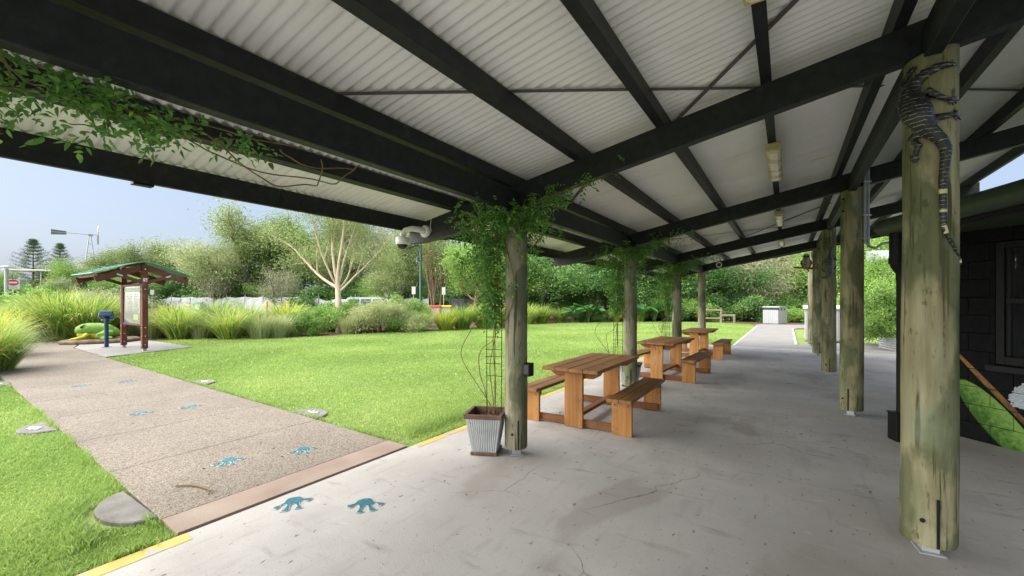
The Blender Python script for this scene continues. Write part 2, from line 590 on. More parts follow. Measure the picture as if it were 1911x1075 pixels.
M['leaf_tuss'] = leafmat('strap_leaf', G((0.0, (0.045, 0.085, 0.016)), (0.45, (0.125, 0.195, 0.034)), (0.85, (0.25, 0.30, 0.068)), (1.0, (0.40, 0.33, 0.13))), 0.35, 0.5, hue=0.1)
M['leaf_yellow'] = leafmat('yellow_strap_leaf', G((0.0, (0.085, 0.115, 0.018)), (0.45, (0.20, 0.24, 0.034)), (1.0, (0.45, 0.40, 0.07))), 0.4, 0.5, hue=0.1)
M['leaf_reed'] = leafmat('reed_leaf', G((0.0, (0.095, 0.125, 0.045)), (0.5, (0.175, 0.20, 0.085)), (1.0, (0.32, 0.28, 0.16))), 0.35, 0.6, hue=0.1)
M['grass'] = leafmat('grass_blade', G((0.0, (0.095, 0.155, 0.034)), (0.5, (0.170, 0.252, 0.064)), (0.92, (0.255, 0.335, 0.105)), (1.0, (0.40, 0.36, 0.15))), 0.45, 0.6, hue=0.0, gain=1.75)
# ------------------------------------------------------------------ ground, lawn, paving
rng = np.random.default_rng(7)
random.seed(7)


def struct(name, mb, mat, parent=None):
    o = mb.build(name, mat, parent)
    if parent is None:
        o['kind'] = 'structure'
    return o


def sheet(poly, z):
    mb = MB()
    mb.add([(x, y, z) for x, y in poly], [tuple(range(len(poly)))])
    return mb


struct('ground', sheet([(-400, -300), (300, -300), (300, 400), (-400, 400)], -0.075), M['verge'])
struct('car_park', sheet([(-70, 13), (-31, 9), (-24, 21), (-20, 40), (-34, 40)], -0.068), M['asphalt'])
# garden beds: soil behind the lawn, curving round it
BED = [(-24, -14), (-13.2, -9), (-12.1, -4), (-11.6, -2.45), (-13.5, -2.2), (-17, -2.2), (-21, -1), (-21.3, 2.6), (-19.8, 2.9), (-17.2, 5.6), (-15.3, 7.4), (-14.9, 11), (-14.4, 14.5), (-13.9, 19), (-12.7, 23.2),
       (-9.8, 27.5), (-6, 31.5), (-2.6, 31.2), (1.2, 31.5), (3.4, 31.8), (10, 31.5), (24, 30), (26, 60), (-30, 60), (-22, 26), (-23, 12), (-30, 2)]
struct('garden_bed', sheet(BED, -0.062), M['soil'])
LAWN = [(-1.11, -0.43), (-1.11, 13.19), (0.7, 13.21), (0.74, 27.6), (0.2, 30.2), (-1.6, 31.0), (-4, 31.3), (-6.3, 30.6), (-9.9, 27.0), (-12.9, 22.8), (-14.1, 18.6), (-14.6, 14.4), (-15.1, 11), (-15.5, 7.4), (-17.4, 5.5),
        (-19.4, 3.1), (-19.4, 2.56), (-15.1, 2.5), (-13.9, -0.05), (-7.0, -0.18)]
struct('lawn', sheet(LAWN, -0.035), M['lawn'])
LAWN2 = [(-1.11, -9), (-1.11, -2.55), (-5, -2.40), (-10.3, -2.22), (-11.8, -2.4), (-12.2, -4), (-13.3, -9)]
o = struct('lawn', sheet(LAWN2, -0.035), M['lawn'])
LAWN3 = [(2.70, 15.1), (4.4, 17.2), (8, 18.2), (14, 18.5), (14, 27.5), (6, 27.2), (4.0, 26.4), (2.74, 25.6)]
struct('lawn', sheet(LAWN3, -0.035), M['lawn'])

# concrete floor of the verandah: slabs with open joints
floor = struct('floor', sheet([(-1.08, -9), (6.4, -9), (6.4, 3.0), (7.5, 17.9), (4.5, 16.9), (2.6, 14.9), (2.6, 13.3), (-1.08, 13.25)], -0.05), M['soil'])


def slab(parent, name, poly, mat, top=0.0, th=0.06, gap=0.007, bev=0.002):
    """one paving slab with chamfered arrises, shrunk to leave the joint"""
    bm = bmesh.new()
    vs = [bm.verts.new((x, y, top - th)) for x, y in poly]

    f = bm.faces.new(vs)
    f.normal_update()
    if f.normal.z < 0:
        f.normal_flip()
    bmesh.ops.inset_region(bm, faces=[f], thickness=gap, use_even_offset=True)
    keep = [g for g in bm.faces if g is not f]
    bmesh.ops.delete(bm, geom=keep, context='FACES')
    f = list(bm.faces)[0]
    ex = bmesh.ops.extrude_face_region(bm, geom=[f])
    up = [v for v in ex['geom'] if isinstance(v, bmesh.types.BMVert)]
    for v in up:
        v.co.z = top
    es = [e for e in bm.edges if all(v in up for v in e.verts)]
    bmesh.ops.bevel(bm, geom=es, offset=bev, segments=1, affect='EDGES')
    bmesh.ops.recalc_face_normals(bm, faces=bm.faces)
    me = bpy.data.meshes.new(name)
    bm.to_mesh(me)
    bm.free()
    me.materials.append(mat)
    return part(name, me, parent)


XJ = 2.235
ys = [-9, -5.4, 2.0, 3.76, 5.70, 7.55, 9.4, 11.3, 13.24]
slab(floor, 'floor_slab', [(-1.09, -9), (6.3, -9), (6.3, -5.4), (-1.09, -5.4)], M['concrete'])
slab(floor, 'floor_slab', [(-1.09, -5.4), (6.3, -5.4), (6.3, 2.0), (-1.09, 2.0)], M['concrete'])
for a, b in zip(ys[2:-1], ys[3:]):
    slab(floor, 'floor_slab', [(-1.09, a), (XJ, a), (XJ, b), (-1.09, b)], M['concrete'])
for a, b in ((2.0, 5.70), (5.70, 9.4), (9.4, 13.24)):
    slab(floor, 'floor_slab', [(XJ, a), (6.3, a), (6.3, b), (XJ, b)], M['concrete'])
slab(floor, 'floor_slab', [(2.66, 13.24), (7.2, 13.24), (7.2, 17.6), (4.4, 16.9), (2.66, 15.0)], M['far_concrete'])
# painted edge line
for a, b in ((-0.43, 4.8), (4.82, 13.2)):
    mb = MB()
    mb.span((-1.086, a, -0.055), (-0.99, b, 0.003), 0.002)
    mb.build('painted_edge_line', M['yellow_paint'], floor)
mb = MB()
mb.span((-1.086, -9, -0.055), (-0.965, -2.53, 0.003), 0.002)
mb.build('painted_edge_line', M['yellow_paint'], floor)

# footpath to the kiosk
path = struct('footpath', sheet([(-1.1, -2.55), (-1.1, -0.45), (-14, 0.0), (-21, 1.0), (-21, -1.4), (-10, -2.2)], -0.045), M['soil'])


def pl(x):
    return -2.56 + (-1.1 - x) * 0.036


def pr_(x):
    return -0.47 + (-1.1 - x) * 0.034


xs = [-1.46, -2.93, -4.36, -6.02, -7.6, -9.3, -11.0, -12.7, -14.2]
slab(path, 'pink_border_slab', [(-1.13, pl(-1.13)), (-1.13, pr_(-1.13)), (-1.45, pr_(-1.45)), (-1.45, pl(-1.45))], M['pink_strip'], top=0.004)
for a, b in zip(xs[:-1], xs[1:]):
    slab(path, 'path_slab', [(a, pl(a)), (a, pr_(a)), (b, pr_(b)), (b, pl(b))], M['aggregate'], top=0.0, gap=0.009, bev=0.008)
slab(path, 'path_slab', [(-14.2, pl(-14.2)), (-14.2, pr_(-14.2)), (-16, 0.02), (-18, 0.1), (-20.5, 0.75), (-21.6, 1.6), (-22.3, 0.4), (-20.6, -1.2), (-18, -1.9)], M['aggregate'], gap=0.006)
# kiosk pad
slab(path, 'pad_slab', [(-14.0, 0.02), (-15.08, 2.5), (-19.4, 2.54), (-20.4, 0.80), (-18, 0.13), (-16, 0.05)], M['far_concrete'], top=0.004)

# far path to the bins
far = struct('far_path', sheet([(0.75, 13.3), (2.65, 13.3), (2.7, 26), (5, 27.2), (12, 28), (12, 31), (3.2, 31), (0.3, 30.6)], -0.045), M['soil'])
cut = [13.26, 16.2, 19.2, 22.2, 25.2]
for a, b in zip(cut[:-1], cut[1:]):
    slab(far, 'path_slab', [(0.76, a), (2.655, a), (2.69, b), (0.76, b)], M['far_concrete'])
slab(far, 'path_slab', [(0.76, 25.2), (2.69, 25.2), (2.95, 26.4), (4.0, 27.2), (6, 27.7), (12, 28.0), (12, 30.6), (3.2, 30.8), (0.9, 30.4), (0.55, 29.4), (0.76, 27.6)], M['far_concrete'])
mb = MB()
mb.span((0.72, 13.3, -0.05), (0.80, 27.4, 0.006), 0.002)
mb.span((2.62, 15.0, -0.05), (2.70, 25.4, 0.006), 0.002)
mb.build('path_edging', plain('pale_edging', (0.50, 0.48, 0.44), 0.85), far)

# frog footprints set in the paving
FOOT = [(190, 390), (240, 365), (270, 358), (350, 318), (365, 290), (400, 260), (480, 237), (560, 230), (600, 245), (615, 256), (690, 250), (725, 242), (718, 265), (680, 284), (610, 272), (565, 287), (545, 312), (552, 345),
        (588, 378), (545, 392), (498, 396), (530, 365), (515, 332), (470, 322), (430, 337), (412, 370), (405, 412), (370, 427), (303, 434), (350, 400), (386, 360), (385, 336), (340, 332), (292, 350), (266, 386), (232, 400)]


def gpix(px, py):
    d = 1.6 * 785 / (py - 562)
    return at(px, d)


fw = [gpix(480 + x * 0.136, 900 + y * 0.136) for x, y in FOOT]
fc = sum(fw, Vector()) / len(fw)
foot_poly = [(p.x - fc.x, p.y - fc.y) for p in fw]
# most of the paving tilt lies along the view; store toe direction for turning copies


def offset_poly(poly, d):
    n = len(poly)
    area = sum(poly[i][0] * poly[(i + 1) % n][1] - poly[(i + 1) % n][0] * poly[i][1] for i in range(n))
    s = -1 if area > 0 else 1
    out = []
    for i in range(n):
        a, b, c = poly[i - 1], poly[i], poly[(i + 1) % n]
        n1 = Vector((b[1] - a[1], a[0] - b[0])).normalized()
        n2 = Vector((c[1] - b[1], b[0] - c[0])).normalized()
        m = (n1 + n2)
        if m.length < 1e-4:
            m = n1
        m.normalize()
        k = d / max(0.5, m.dot(n1))
        out.append((b[0] - s * m.x * k, b[1] - s * m.y * k))
    return out


def flat(name, poly, z, mat, parent):
    bm = bmesh.new()
    f = bm.faces.new([bm.verts.new((x, y, 0)) for x, y in poly])
    f.normal_update()
    if f.normal.z < 0:
        f.normal_flip()
    bmesh.ops.triangulate(bm, faces=[f])
    ex = bmesh.ops.extrude_face_region(bm, geom=list(bm.faces))
    for v in ex['geom']:
        if isinstance(v, bmesh.types.BMVert):
            v.co.z += z
    bmesh.ops.recalc_face_normals(bm, faces=bm.faces)
    me = bpy.data.meshes.new(name)
    bm.to_mesh(me)
    bm.free()
    me.materials.append(mat)
    return part(name, me, parent)


for i, (x, y, ang, flip, par, z0) in enumerate([(-0.874, -1.90, 0, 1, floor, 0), (-0.371, -1.60, 8, -1, floor, 0), (-2.263, -1.774, 4, 1, path, 0), (-1.947, -1.193, 0, 1, path, 0),
                                                (-5.315, -1.609, 3, 1, path, 0), (-5.152, -1.069, 0, 1, path, 0), (-8.797, -1.533, 0, 1, path, 0), (-8.616, -0.908, 4, 1, path, 0)]):
    pp = foot_poly
    if flip < 0:   # mirror about the view direction
        ax = Vector((CAM.x - x, CAM.y - y)).normalized()
        pp = []
        for (u, w) in foot_poly:
            v = Vector((u, w))
            r_ = 2 * v.dot(ax) * ax - v
            pp.append((r_.x, r_.y))
        pp = pp[::-1]
    e = flat('footprint', offset_poly(pp, 0.007), 0.004, M['teal_edge'], par)
    e.location = (x, y, z0 + 0.0015)
    e.rotation_euler = (0, 0, R(ang))
    k = flat('footprint_inlay', pp, 0.003, M['teal'], e)
    k.location = (0, 0, 0.0035)

# bare earth where the turf meets the kerb
for ya, yb, sd_ in ((-0.40, 7.5, 3), (-7.0, -2.62, 4)):
    rg = random.Random(sd_)
    pts = [(-1.095, ya), (-1.095, yb)]
    k = int((yb - ya) / 0.09)
    for i in range(k + 1):
        yy = yb - (yb - ya) * i / k
        pts.append((-1.115 - 0.055 * abs(math.sin(i * 0.37 + sd_)) * rg.uniform(.3, 1.5) - rg.uniform(0, .02), yy))
    bm = bmesh.new()
    f = bm.faces.new([bm.verts.new((x, y, -0.028)) for x, y in pts])
    bmesh.ops.triangulate(bm, faces=[f])
    bmesh.ops.recalc_face_normals(bm, faces=bm.faces)
    me = bpy.data.meshes.new('soil_edge')
    bm.to_mesh(me)
    bm.free()
    me.materials.append(M['soil'])
    part('soil_edge', me, floor)

M['marker'] = surf('rough_marker_concrete', [(0.3, (0.13, 0.125, 0.115)), (0.7, (0.22, 0.21, 0.195))], 6, detail=9, rough=0.9, bump=0.5, bscale=40)
# small half-round markers at the path edge
def marker(x, y, side, r, label, ys=0.95):
    t = thing('path_marker', label, 'marker', (x, y, 0), 0, 'half-round markers along the footpath')
    pts = [(r * math.cos(a), side * r * ys * math.sin(a)) for a in [math.pi * k / 12 for k in range(13)]]
    s_ = slab(t, 'marker_slab', pts, M['marker'], top=0.0, th=0.05, gap=0.001, bev=0.008)
    if r > 0.38:
        return
    mb = MB()
    for k in range(4):
        a = math.pi * (0.2 + 0.2 * k)
        mb.tube([(0.02, side * r * 0.3, 0.004), (0.25 * r * math.cos(a) * 1.6, side * (r * 0.3 + 0.25 * r * math.sin(a) * 1.4), 0.004)], [0.018, 0.03], 6, squash=0.15)
    mb.build('animal_print', M['galv'], t)


marker(-1.92, -2.545, -1, 0.385, 'large plain half-round concrete marker at the near left edge of the footpath', 0.65)
marker(-5.55, -2.43, -1, 0.32, 'small half-round marker with print on the left edge, second along the footpath')
marker(-3.35, -0.36, 1, 0.33, 'half-round marker with print on the right footpath edge, nearest the verandah')
marker(-7.35, -0.20, 1, 0.32, 'half-round marker with print on the right footpath edge, farther towards the kiosk')
marker(-10.4, -2.2, -1, 0.30, 'half-round marker on the left footpath edge beside the big grass clump')
mb = MB()
mb.tube([(-2.02, -2.28, 0.012), (-1.92, -2.2, 0.014), (-1.78, -2.16, 0.012), (-1.66, -2.16, 0.02), (-1.6, -2.13, 0.012)], [0.006, 0.008, 0.007, 0.006, 0.003], 6)
mb.tube([(-1.66, -2.16, 0.016), (-1.60, -2.2, 0.012)], [0.006, 0.002], 6)
tag(mb.build('fallen_twig', M['stem']), 'dry brown twig lying on the footpath near the pink border', 'twig')

# ------------------------------------------------------------------ verandah
SL = 0.19                      # roof slope
RB, RT = 2.575, 2.805          # rafter underside and top at x = 0
PD = 0.14                      # purlin depth
BAY = 3.85
XE, XR = -1.58, 5.30
Y0, Y1 = -6.3, 12.75  # Y0: unseen roof end behind the camera, placed for the light it lets in
ver = thing('verandah', 'open verandah with log posts, black timber frame and corrugated metal roof', 'verandah', (0, 0, 0))


def log_post(name, x, y, r0, r1, ztop, mat, seed, slope=SL, zb=0.075, label=None):
    rg = random.Random(seed)
    n, rings = 28, 22
    vs, fs = [], []
    ph = [rg.uniform(0, 6.28) for _ in range(6)]
    lean = (rg.uniform(-.012, .012), rg.uniform(-.012, .012))
    for i in range(rings + 1):
        t = i / rings
        for k in range(n):
            a = 2 * math.pi * k / n
            r = r0 + (r1 - r0) * t
            r *= 1 + 0.018 * math.sin(2 * a + ph[0] + 1.5 * t) + 0.012 * math.sin(3 * a + ph[1] - 3 * t) + 0.012 * math.sin(5 * t * 3 + ph[2] + a) + rg.uniform(-.006, .006)
            if i == 0:
                r *= 0.965
            X = r * math.cos(a) + lean[0] * t
            Y = r * math.sin(a) + lean[1] * t
            Z = zb + (ztop - zb) * t + (slope * X if i == rings else 0) * 1.0
            if i == 1:
                Z = zb + 0.02
            vs.append((X, Y, Z))
    for i in range(rings):
        for k in range(n):
            k2 = (k + 1) % n
            fs.append((i * n + k, i * n + k2, (i + 1) * n + k2, (i + 1) * n + k))
    mb = MB()
    mb.add(vs, fs, True)
    mb.add(vs[:n], [tuple(range(n - 1, -1, -1))])
    mb.add(vs[-n:], [tuple(range(n))])
    p = mb.build('post', mat, ver, (x, y, 0))
    if label:
        p['label'] = label
    # slot with steel blade, and the stirrup foot
    ax = Vector((CAM.x - x, CAM.y - y, 0)).normalized()
    an = math.atan2(ax.y, ax.x) + rg.uniform(-.35, .35)
    mb = MB()
    rr = r0 * 1.012
    rot = Matrix.Rotation(an, 3, 'Z')
    mb.box(rot @ Vector((rr - 0.03, 0, zb + 0.155)), (0.066, 0.013, 0.30), rot)
    mb.build('slot', M['slot'], p)
    mb = MB()
    mb.box((0, 0, 0.042), (0.085, 0.085, 0.085), rot, 0.003)
    mb.box((0, 0, 0.006), (0.15, 0.13, 0.010), rot, 0.002)
    mb.build('stirrup_foot', M['galv_dull'], p)
    mb = MB()
    for zz in (ztop - 0.13, ztop - 0.30, zb + 0.16):
        d = Vector((math.cos(an - 0.5), math.sin(an - 0.5), 0))
        rz_ = r0 + (r1 - r0) * (zz - zb) / (ztop - zb)
        mb.tube([d * (rz_ - 0.01) + Vector((0, 0, zz)), d * (rz_ + 0.010) + Vector((0, 0, zz))], 0.013, 8)
    mb.build('bolt_head', M['slot'], p)
    return p


for i in range(4):
    log_post('post', 0, BAY * i, 0.122, 0.115, RB - 0.02, M['post_a'], 10 + i, label='pale log post wrapped in climbing vine' if i < 3 else 'pale bare log post at the far lawn corner')
log_post('post', 0, -BAY, 0.122, 0.116, RB - 0.02, M['post_a'], 30)
for i in range(4):
    log_post('post', 3.14, BAY * i, 0.136 if i else 0.140, 0.126 if i else 0.128, RB + 3.14 * SL - 0.01, M['post'], 20 + i,
             label='thick mossy log post nearest the viewer' if i == 0 else None)
log_post('post', 3.12, 14.62, 0.125, 0.118, RB + 3.14 * SL - 0.01, M['post_a'], 27)
log_post('post', 3.14, -BAY, 0.13, 0.12, RB + 3.14 * SL - 0.01, M['post'], 29)

# rafters: sloping beams with a dropped tail beyond the outer posts
for i, y in enumerate([-BAY, 0, BAY, 2 * BAY, 3 * BAY, Y1 - 0.06]):
    w = 0.046 if i < 5 else 0.03
    prof = [(-1.545, RT + SL * -1.545), (-1.545, 2.312), (-1.30, 2.318), (-0.80, 2.372), (-0.15, RB - 0.03), (0.15, RB + SL * 0.15), (XR + 0.10, RB + SL * (XR + 0.10)), (XR + 0.10, RT + SL * (XR + 0.10))]
    if i == 5:
        prof = [(-1.545, RT + SL * -1.545), (-1.545, 2.40), (XR, RB + 0.02 + SL * XR), (XR, RT + SL * XR)]
    mb = MB()
    mb.prism(prof, 'y', y - w, y + w)
    mb.build('rafter', M['black_timber'], ver)
# edge beams between the posts
for x, zb in ((0, 2.53), (3.14, 3.125)):
    yy = [-BAY, 0, BAY, 2 * BAY, 3 * BAY]
    for a, b in zip(yy[:-1], yy[1:]):
        mb = MB()
        mb.span((x - 0.042, a + 0.048, zb), (x + 0.042, b - 0.048, zb + 0.212), 0.004)
        mb.build('edge_beam', M['black_timber'], ver)
    mb = MB()
    mb.span((x - 0.042, 3 * BAY + 0.048, zb + 0.02), (x + 0.042, 12.65 if x < 1 else 14.66, zb + 0.212), 0.004)
    mb.build('edge_beam', M['black_timber'], ver)
# purlins
PX = [-0.83, -0.055, 0.72, 1.48, 2.25, 2.995, 3.725, 4.45]
for x in PX:
    zb = RT + SL * x
    hw = 0.036
    mb = MB()
    mb.prism([(x - hw, zb - SL * hw + 0.002), (x + hw, zb + SL * hw + 0.002), (x + hw - 0.01, zb + PD), (x - hw - 0.01, zb + PD - 0.003)], 'y', Y0, Y1)
    mb.build('purlin', M['black_timber'], ver)
# fascias
mb = MB()
mb.span((XE - 0.02, Y0, 2.467), (XE + 0.025, Y1 + 0.05, 2.642), 0.003)
fa = mb.build('fascia', M['black_timber'], ver)
for y in (-2.62, 0.62, 3.3, 6.6):
    mb = MB()
    mb.span((XE - 0.05, y - 0.06, 2.448), (XE + 0.02, y + 0.06, 2.4665), 0.002)
    mb.build('gutter_bracket', M['black_metal'], fa)
mb = MB()
mb.prism([(XR - 0.03, RT + SL * XR - 0.03), (XR + 0.015, RT + SL * XR - 0.03), (XR + 0.015, RT + SL * XR + PD - 0.005), (XR - 0.03, RT + SL * XR + PD - 0.012)], 'y', Y0, Y1)
mb.build('fascia', M['black_timber'], ver)
# corrugated sheets: one mesh shared by all
PITCH, AMP = 0.0762, 0.0125
ncor, sub = 10, 8
SW = ncor * PITCH
xa, xb = XE - 0.06, XR + 0.06
vs, fs = [], []
nn = ncor * sub + 4
cols = [xa + (xb - xa) * k / 6 for k in range(7)]
for k in range(nn + 1):
    yy = k * PITCH / sub
    for x in cols:
        vs.append((x, yy, RT + SL * x + PD + AMP + 0.004 + AMP * math.sin(2 * math.pi * yy / PITCH)))
m_ = len(cols)
for k in range(nn):
    for j in range(m_ - 1):
        fs.append((k * m_ + j, k * m_ + j + 1, (k + 1) * m_ + j + 1, (k + 1) * m_ + j))
smb = MB()
smb.add(vs, fs, True)
sme = smb.mesh('roof_sheet', M['sheet'])
y = Y0
i = 0
while y < Y1 - 0.3:
    part('roof_sheet', sme, ver, (0, y, 0.0018 * (i % 2)))
    y += SW
    i += 1


def sheet_z(x):
    return RT + SL * x + PD


# flat diagonal bracing straps on top of the purlins
def strap(a, b):
    p = Vector((a[0], a[1], sheet_z(a[0]) - 0.006))
    q = Vector((b[0], b[1], sheet_z(b[0]) - 0.006))
    mb = MB()
    mb.bar(p, q, 0.036, 0.005)
    mb.build('bracing_strap', M['strap'], ver)


strap((-0.05, -2.09), (3.1, 1.25))
strap((1.35, 0.48), (3.1, -1.42))
strap((-1.5, 3.0), (0.72, 0.6))
strap((0.0, 5.9), (3.1, 9.0))
strap((0.0, 10.0), (3.1, 6.6))
strap((3.2, 1.4), (5.2, 3.7))

# fluorescent battens under the fifth purlin
def batten(y, label):
    z = RT + SL * 2.25
    t = thing('batten_light', label, 'light', (2.26, y, z), 0, 'yellowed batten lights along the verandah ceiling')
    mb = MB()
    mb.prism([(-0.065, 0.0), (0.065, 0.01), (0.072, -0.03), (-0.072, -0.03)], 'y', -0.64, 0.64)
    mb.span((-0.072, -0.66, -0.075), (0.072, -0.60, -0.004), 0.006)
    mb.span((-0.072, 0.60, -0.075), (0.072, 0.66, -0.004), 0.006)
    mb.build('housing', M['yellowed'], t)
    mb = MB()
    mb.prism([(-0.062, -0.028), (0.062, -0.028), (0.058, -0.082), (0.035, -0.10), (-0.035, -0.10), (-0.058, -0.082)], 'y', -0.60, 0.60)
    mb.build('diffuser', M['diffuser'], t)
    for yy in (-0.28, 0.12, 0.42):
        mb = MB()
        mb.span((-0.066, yy - 0.006, -0.103), (0.066, yy + 0.006, -0.028), 0.001)
        mb.build('clip', M['yellowed'], t)


for y, lab in ((-1.84, 'yellowed batten light at the top edge, nearest overhead'), (2.02, 'large yellowed batten light in the second bay of the ceiling'),
               (5.9, 'batten light in the third ceiling bay, between bracing straps'), (9.75, 'small farthest batten light in the last ceiling bay')):
    batten(y, lab)

# dome camera on the rafter tail
t = thing('dome_camera', 'white dome security camera on a curved arm at the rafter tail', 'camera', (-1.27, -0.047, 2.44))
mb = MB()
mb.tube([(0, 0, 0), (0, -0.018, 0), (0, -0.034, 0)], [0.075, 0.075, 0.06], 20)
mb.build('wall_plate', M['white_plastic'], t)
mb = MB()
arc = [(0, -0.03, 0.0), (-0.02, -0.09, 0.012), (-0.07, -0.155, 0.018), (-0.13, -0.20, 0.0), (-0.16, -0.215, -0.05), (-0.162, -0.216, -0.09)]
mb.tube(arc, [0.036, 0.034, 0.032, 0.032, 0.032, 0.034], 14)
mb.build('arm', M['white_plastic'], t)
mb = MB()
mb.lathe([(0.04, -0.075), (0.072, -0.085), (0.078, -0.10), (0.080, -0.145), (0.076, -0.165), (0.066, -0.17)], 22, (-0.162, -0.216, 0))
mb.build('housing', M['white_plastic'], t)
mb = MB()
mb.lathe([(0.062, -0.166), (0.058, -0.19), (0.045, -0.212), (0.025, -0.224), (0.004, -0.228)], 20, (-0.162, -0.216, 0))
mb.build('dome', M['dome'], t)
mb = MB()
mb.tube([(0.1, -0.006, 0.14), (0.085, -0.006, 0.05), (0.10, -0.006, 0.0), (0.05, -0.006, -0.06)], 0.004, 6)
mb.build('cable', M['white_plastic'], t)

# ring-shaped fitting on the last main rafter
t = thing('ring_light', 'small white ring-shaped fitting on the farthest rafter face', 'light', (0.52, 3 * BAY - 0.05, 2.79))
mb = MB()
ring = [(0.075 * math.cos(a), 0, 0.075 * math.sin(a)) for a in [2 * math.pi * k / 24 for k in range(25)]]
mb.tube(ring, 0.018, 8, cap=False)
mb.build('ring', M['white_plastic'], t)
mb = MB()
mb.tube([(0, 0.004, 0), (0, -0.012, 0)], 0.055, 16)
mb.build('lens', M['dome'], t)

# power box on the first vine post
t = thing('power_box', 'black weatherproof power box on the side of the near vine post', 'box', (0.128, -0.02, 0.90))
mb = MB()
mb.box((0.035, 0, 0), (0.08, 0.085, 0.135), None, 0.008)
mb.build('body', M['black_metal'], t)
mb = MB()
mb.box((0.034, -0.046, 0.005), (0.062, 0.012, 0.10), None, 0.004)
mb.build('flap', plain('dark_grey_flap', (0.03, 0.032, 0.034), 0.5), t)

# conduits beside the second inner post
t = thing('conduit', 'pair of grey electrical conduits clipped beside the second thick post', 'conduit', (3.14, BAY, 0))
w = Vector((CY, SY, 0))
b0 = Vector((0.10, -0.11, 0))
for k, (off, zt, zb) in enumerate(((0.045, 3.62, 2.36), (0.09, 3.66, 2.34))):
    mb = MB()
    p = b0 + w * off
    pts = [(p.x, p.y, zt), (p.x, p.y, 3.2), (p.x, p.y, zb + 0.15)]
    if k == 0:
        q = p + w * 0.07
        e = p + w * 0.15
        f_ = Vector((0.18, -0.75, 0)) + w * 0.05
        pts += [(p.x + 0.004, p.y, zb + 0.05), (q.x, q.y, zb - 0.015), (e.x, e.y, zb - 0.03), (f_.x, f_.y, zb - 0.05), (0.5, -1.05, zb - 0.05)]
    else:
        pts += [(p.x, p.y, zb)]
    mb.tube(pts, 0.0165, 10)
    mb.build('pipe', M['conduit'], t)
for z in (3.24, 2.78, 2.46):
    mb = MB()
    p = b0 + w * 0.065
    mb.box((p.x, p.y, z), (0.11, 0.045, 0.014), Matrix.Rotation(YAW, 3, 'Z'), 0.002)
    mb.build('clip', M['galv'], t)

# downpipe from the shop gutter
t = thing('downpipe', 'black round downpipe with offset bend and square base box behind the nearest post', 'downpipe', (3.47, 2.76, 0))
u = w
P = lambda o, z: (u.x * o, u.y * o, z)
mb = MB()
mb.tube([P(-0.05, 2.42), P(-0.05, 2.22), P(-0.05, 2.08), P(-0.04, 2.02), P(0.02, 1.94), P(0.035, 1.88), P(0.035, 0.28)], 0.062, 16)
mb.build('pipe', M['black_metal'], t)
mb = MB()
mb.tube([P(-0.05, 2.10), P(-0.05, 2.03)], 0.068, 16)
mb.tube([P(0.035, 1.90), P(0.035, 1.84)], 0.068, 16)
mb.build('collar', M['black_metal'], t)
mb = MB()
mb.box((0, 0, 0.155), (0.165, 0.165, 0.31), Matrix.Rotation(R(20), 3, 'Z'), 0.006)
mb.box((0, 0, 0.314), (0.18, 0.18, 0.016), Matrix.Rotation(R(20), 3, 'Z'), 0.004)
mb.build('base_box', M['black_metal'], t)
# ------------------------------------------------------------------ shop building at the right
WP = Vector((4.092, 3.331, 0))
WD = Vector((0.69, -0.724, 0)).normalized()
WN = Vector((-0.724, -0.69, 0)).normalized()      # outward, towards the verandah


def wpt(u, v, o=0.0):
    return WP + WD * u + WN * o + Vector((0, 0, v))


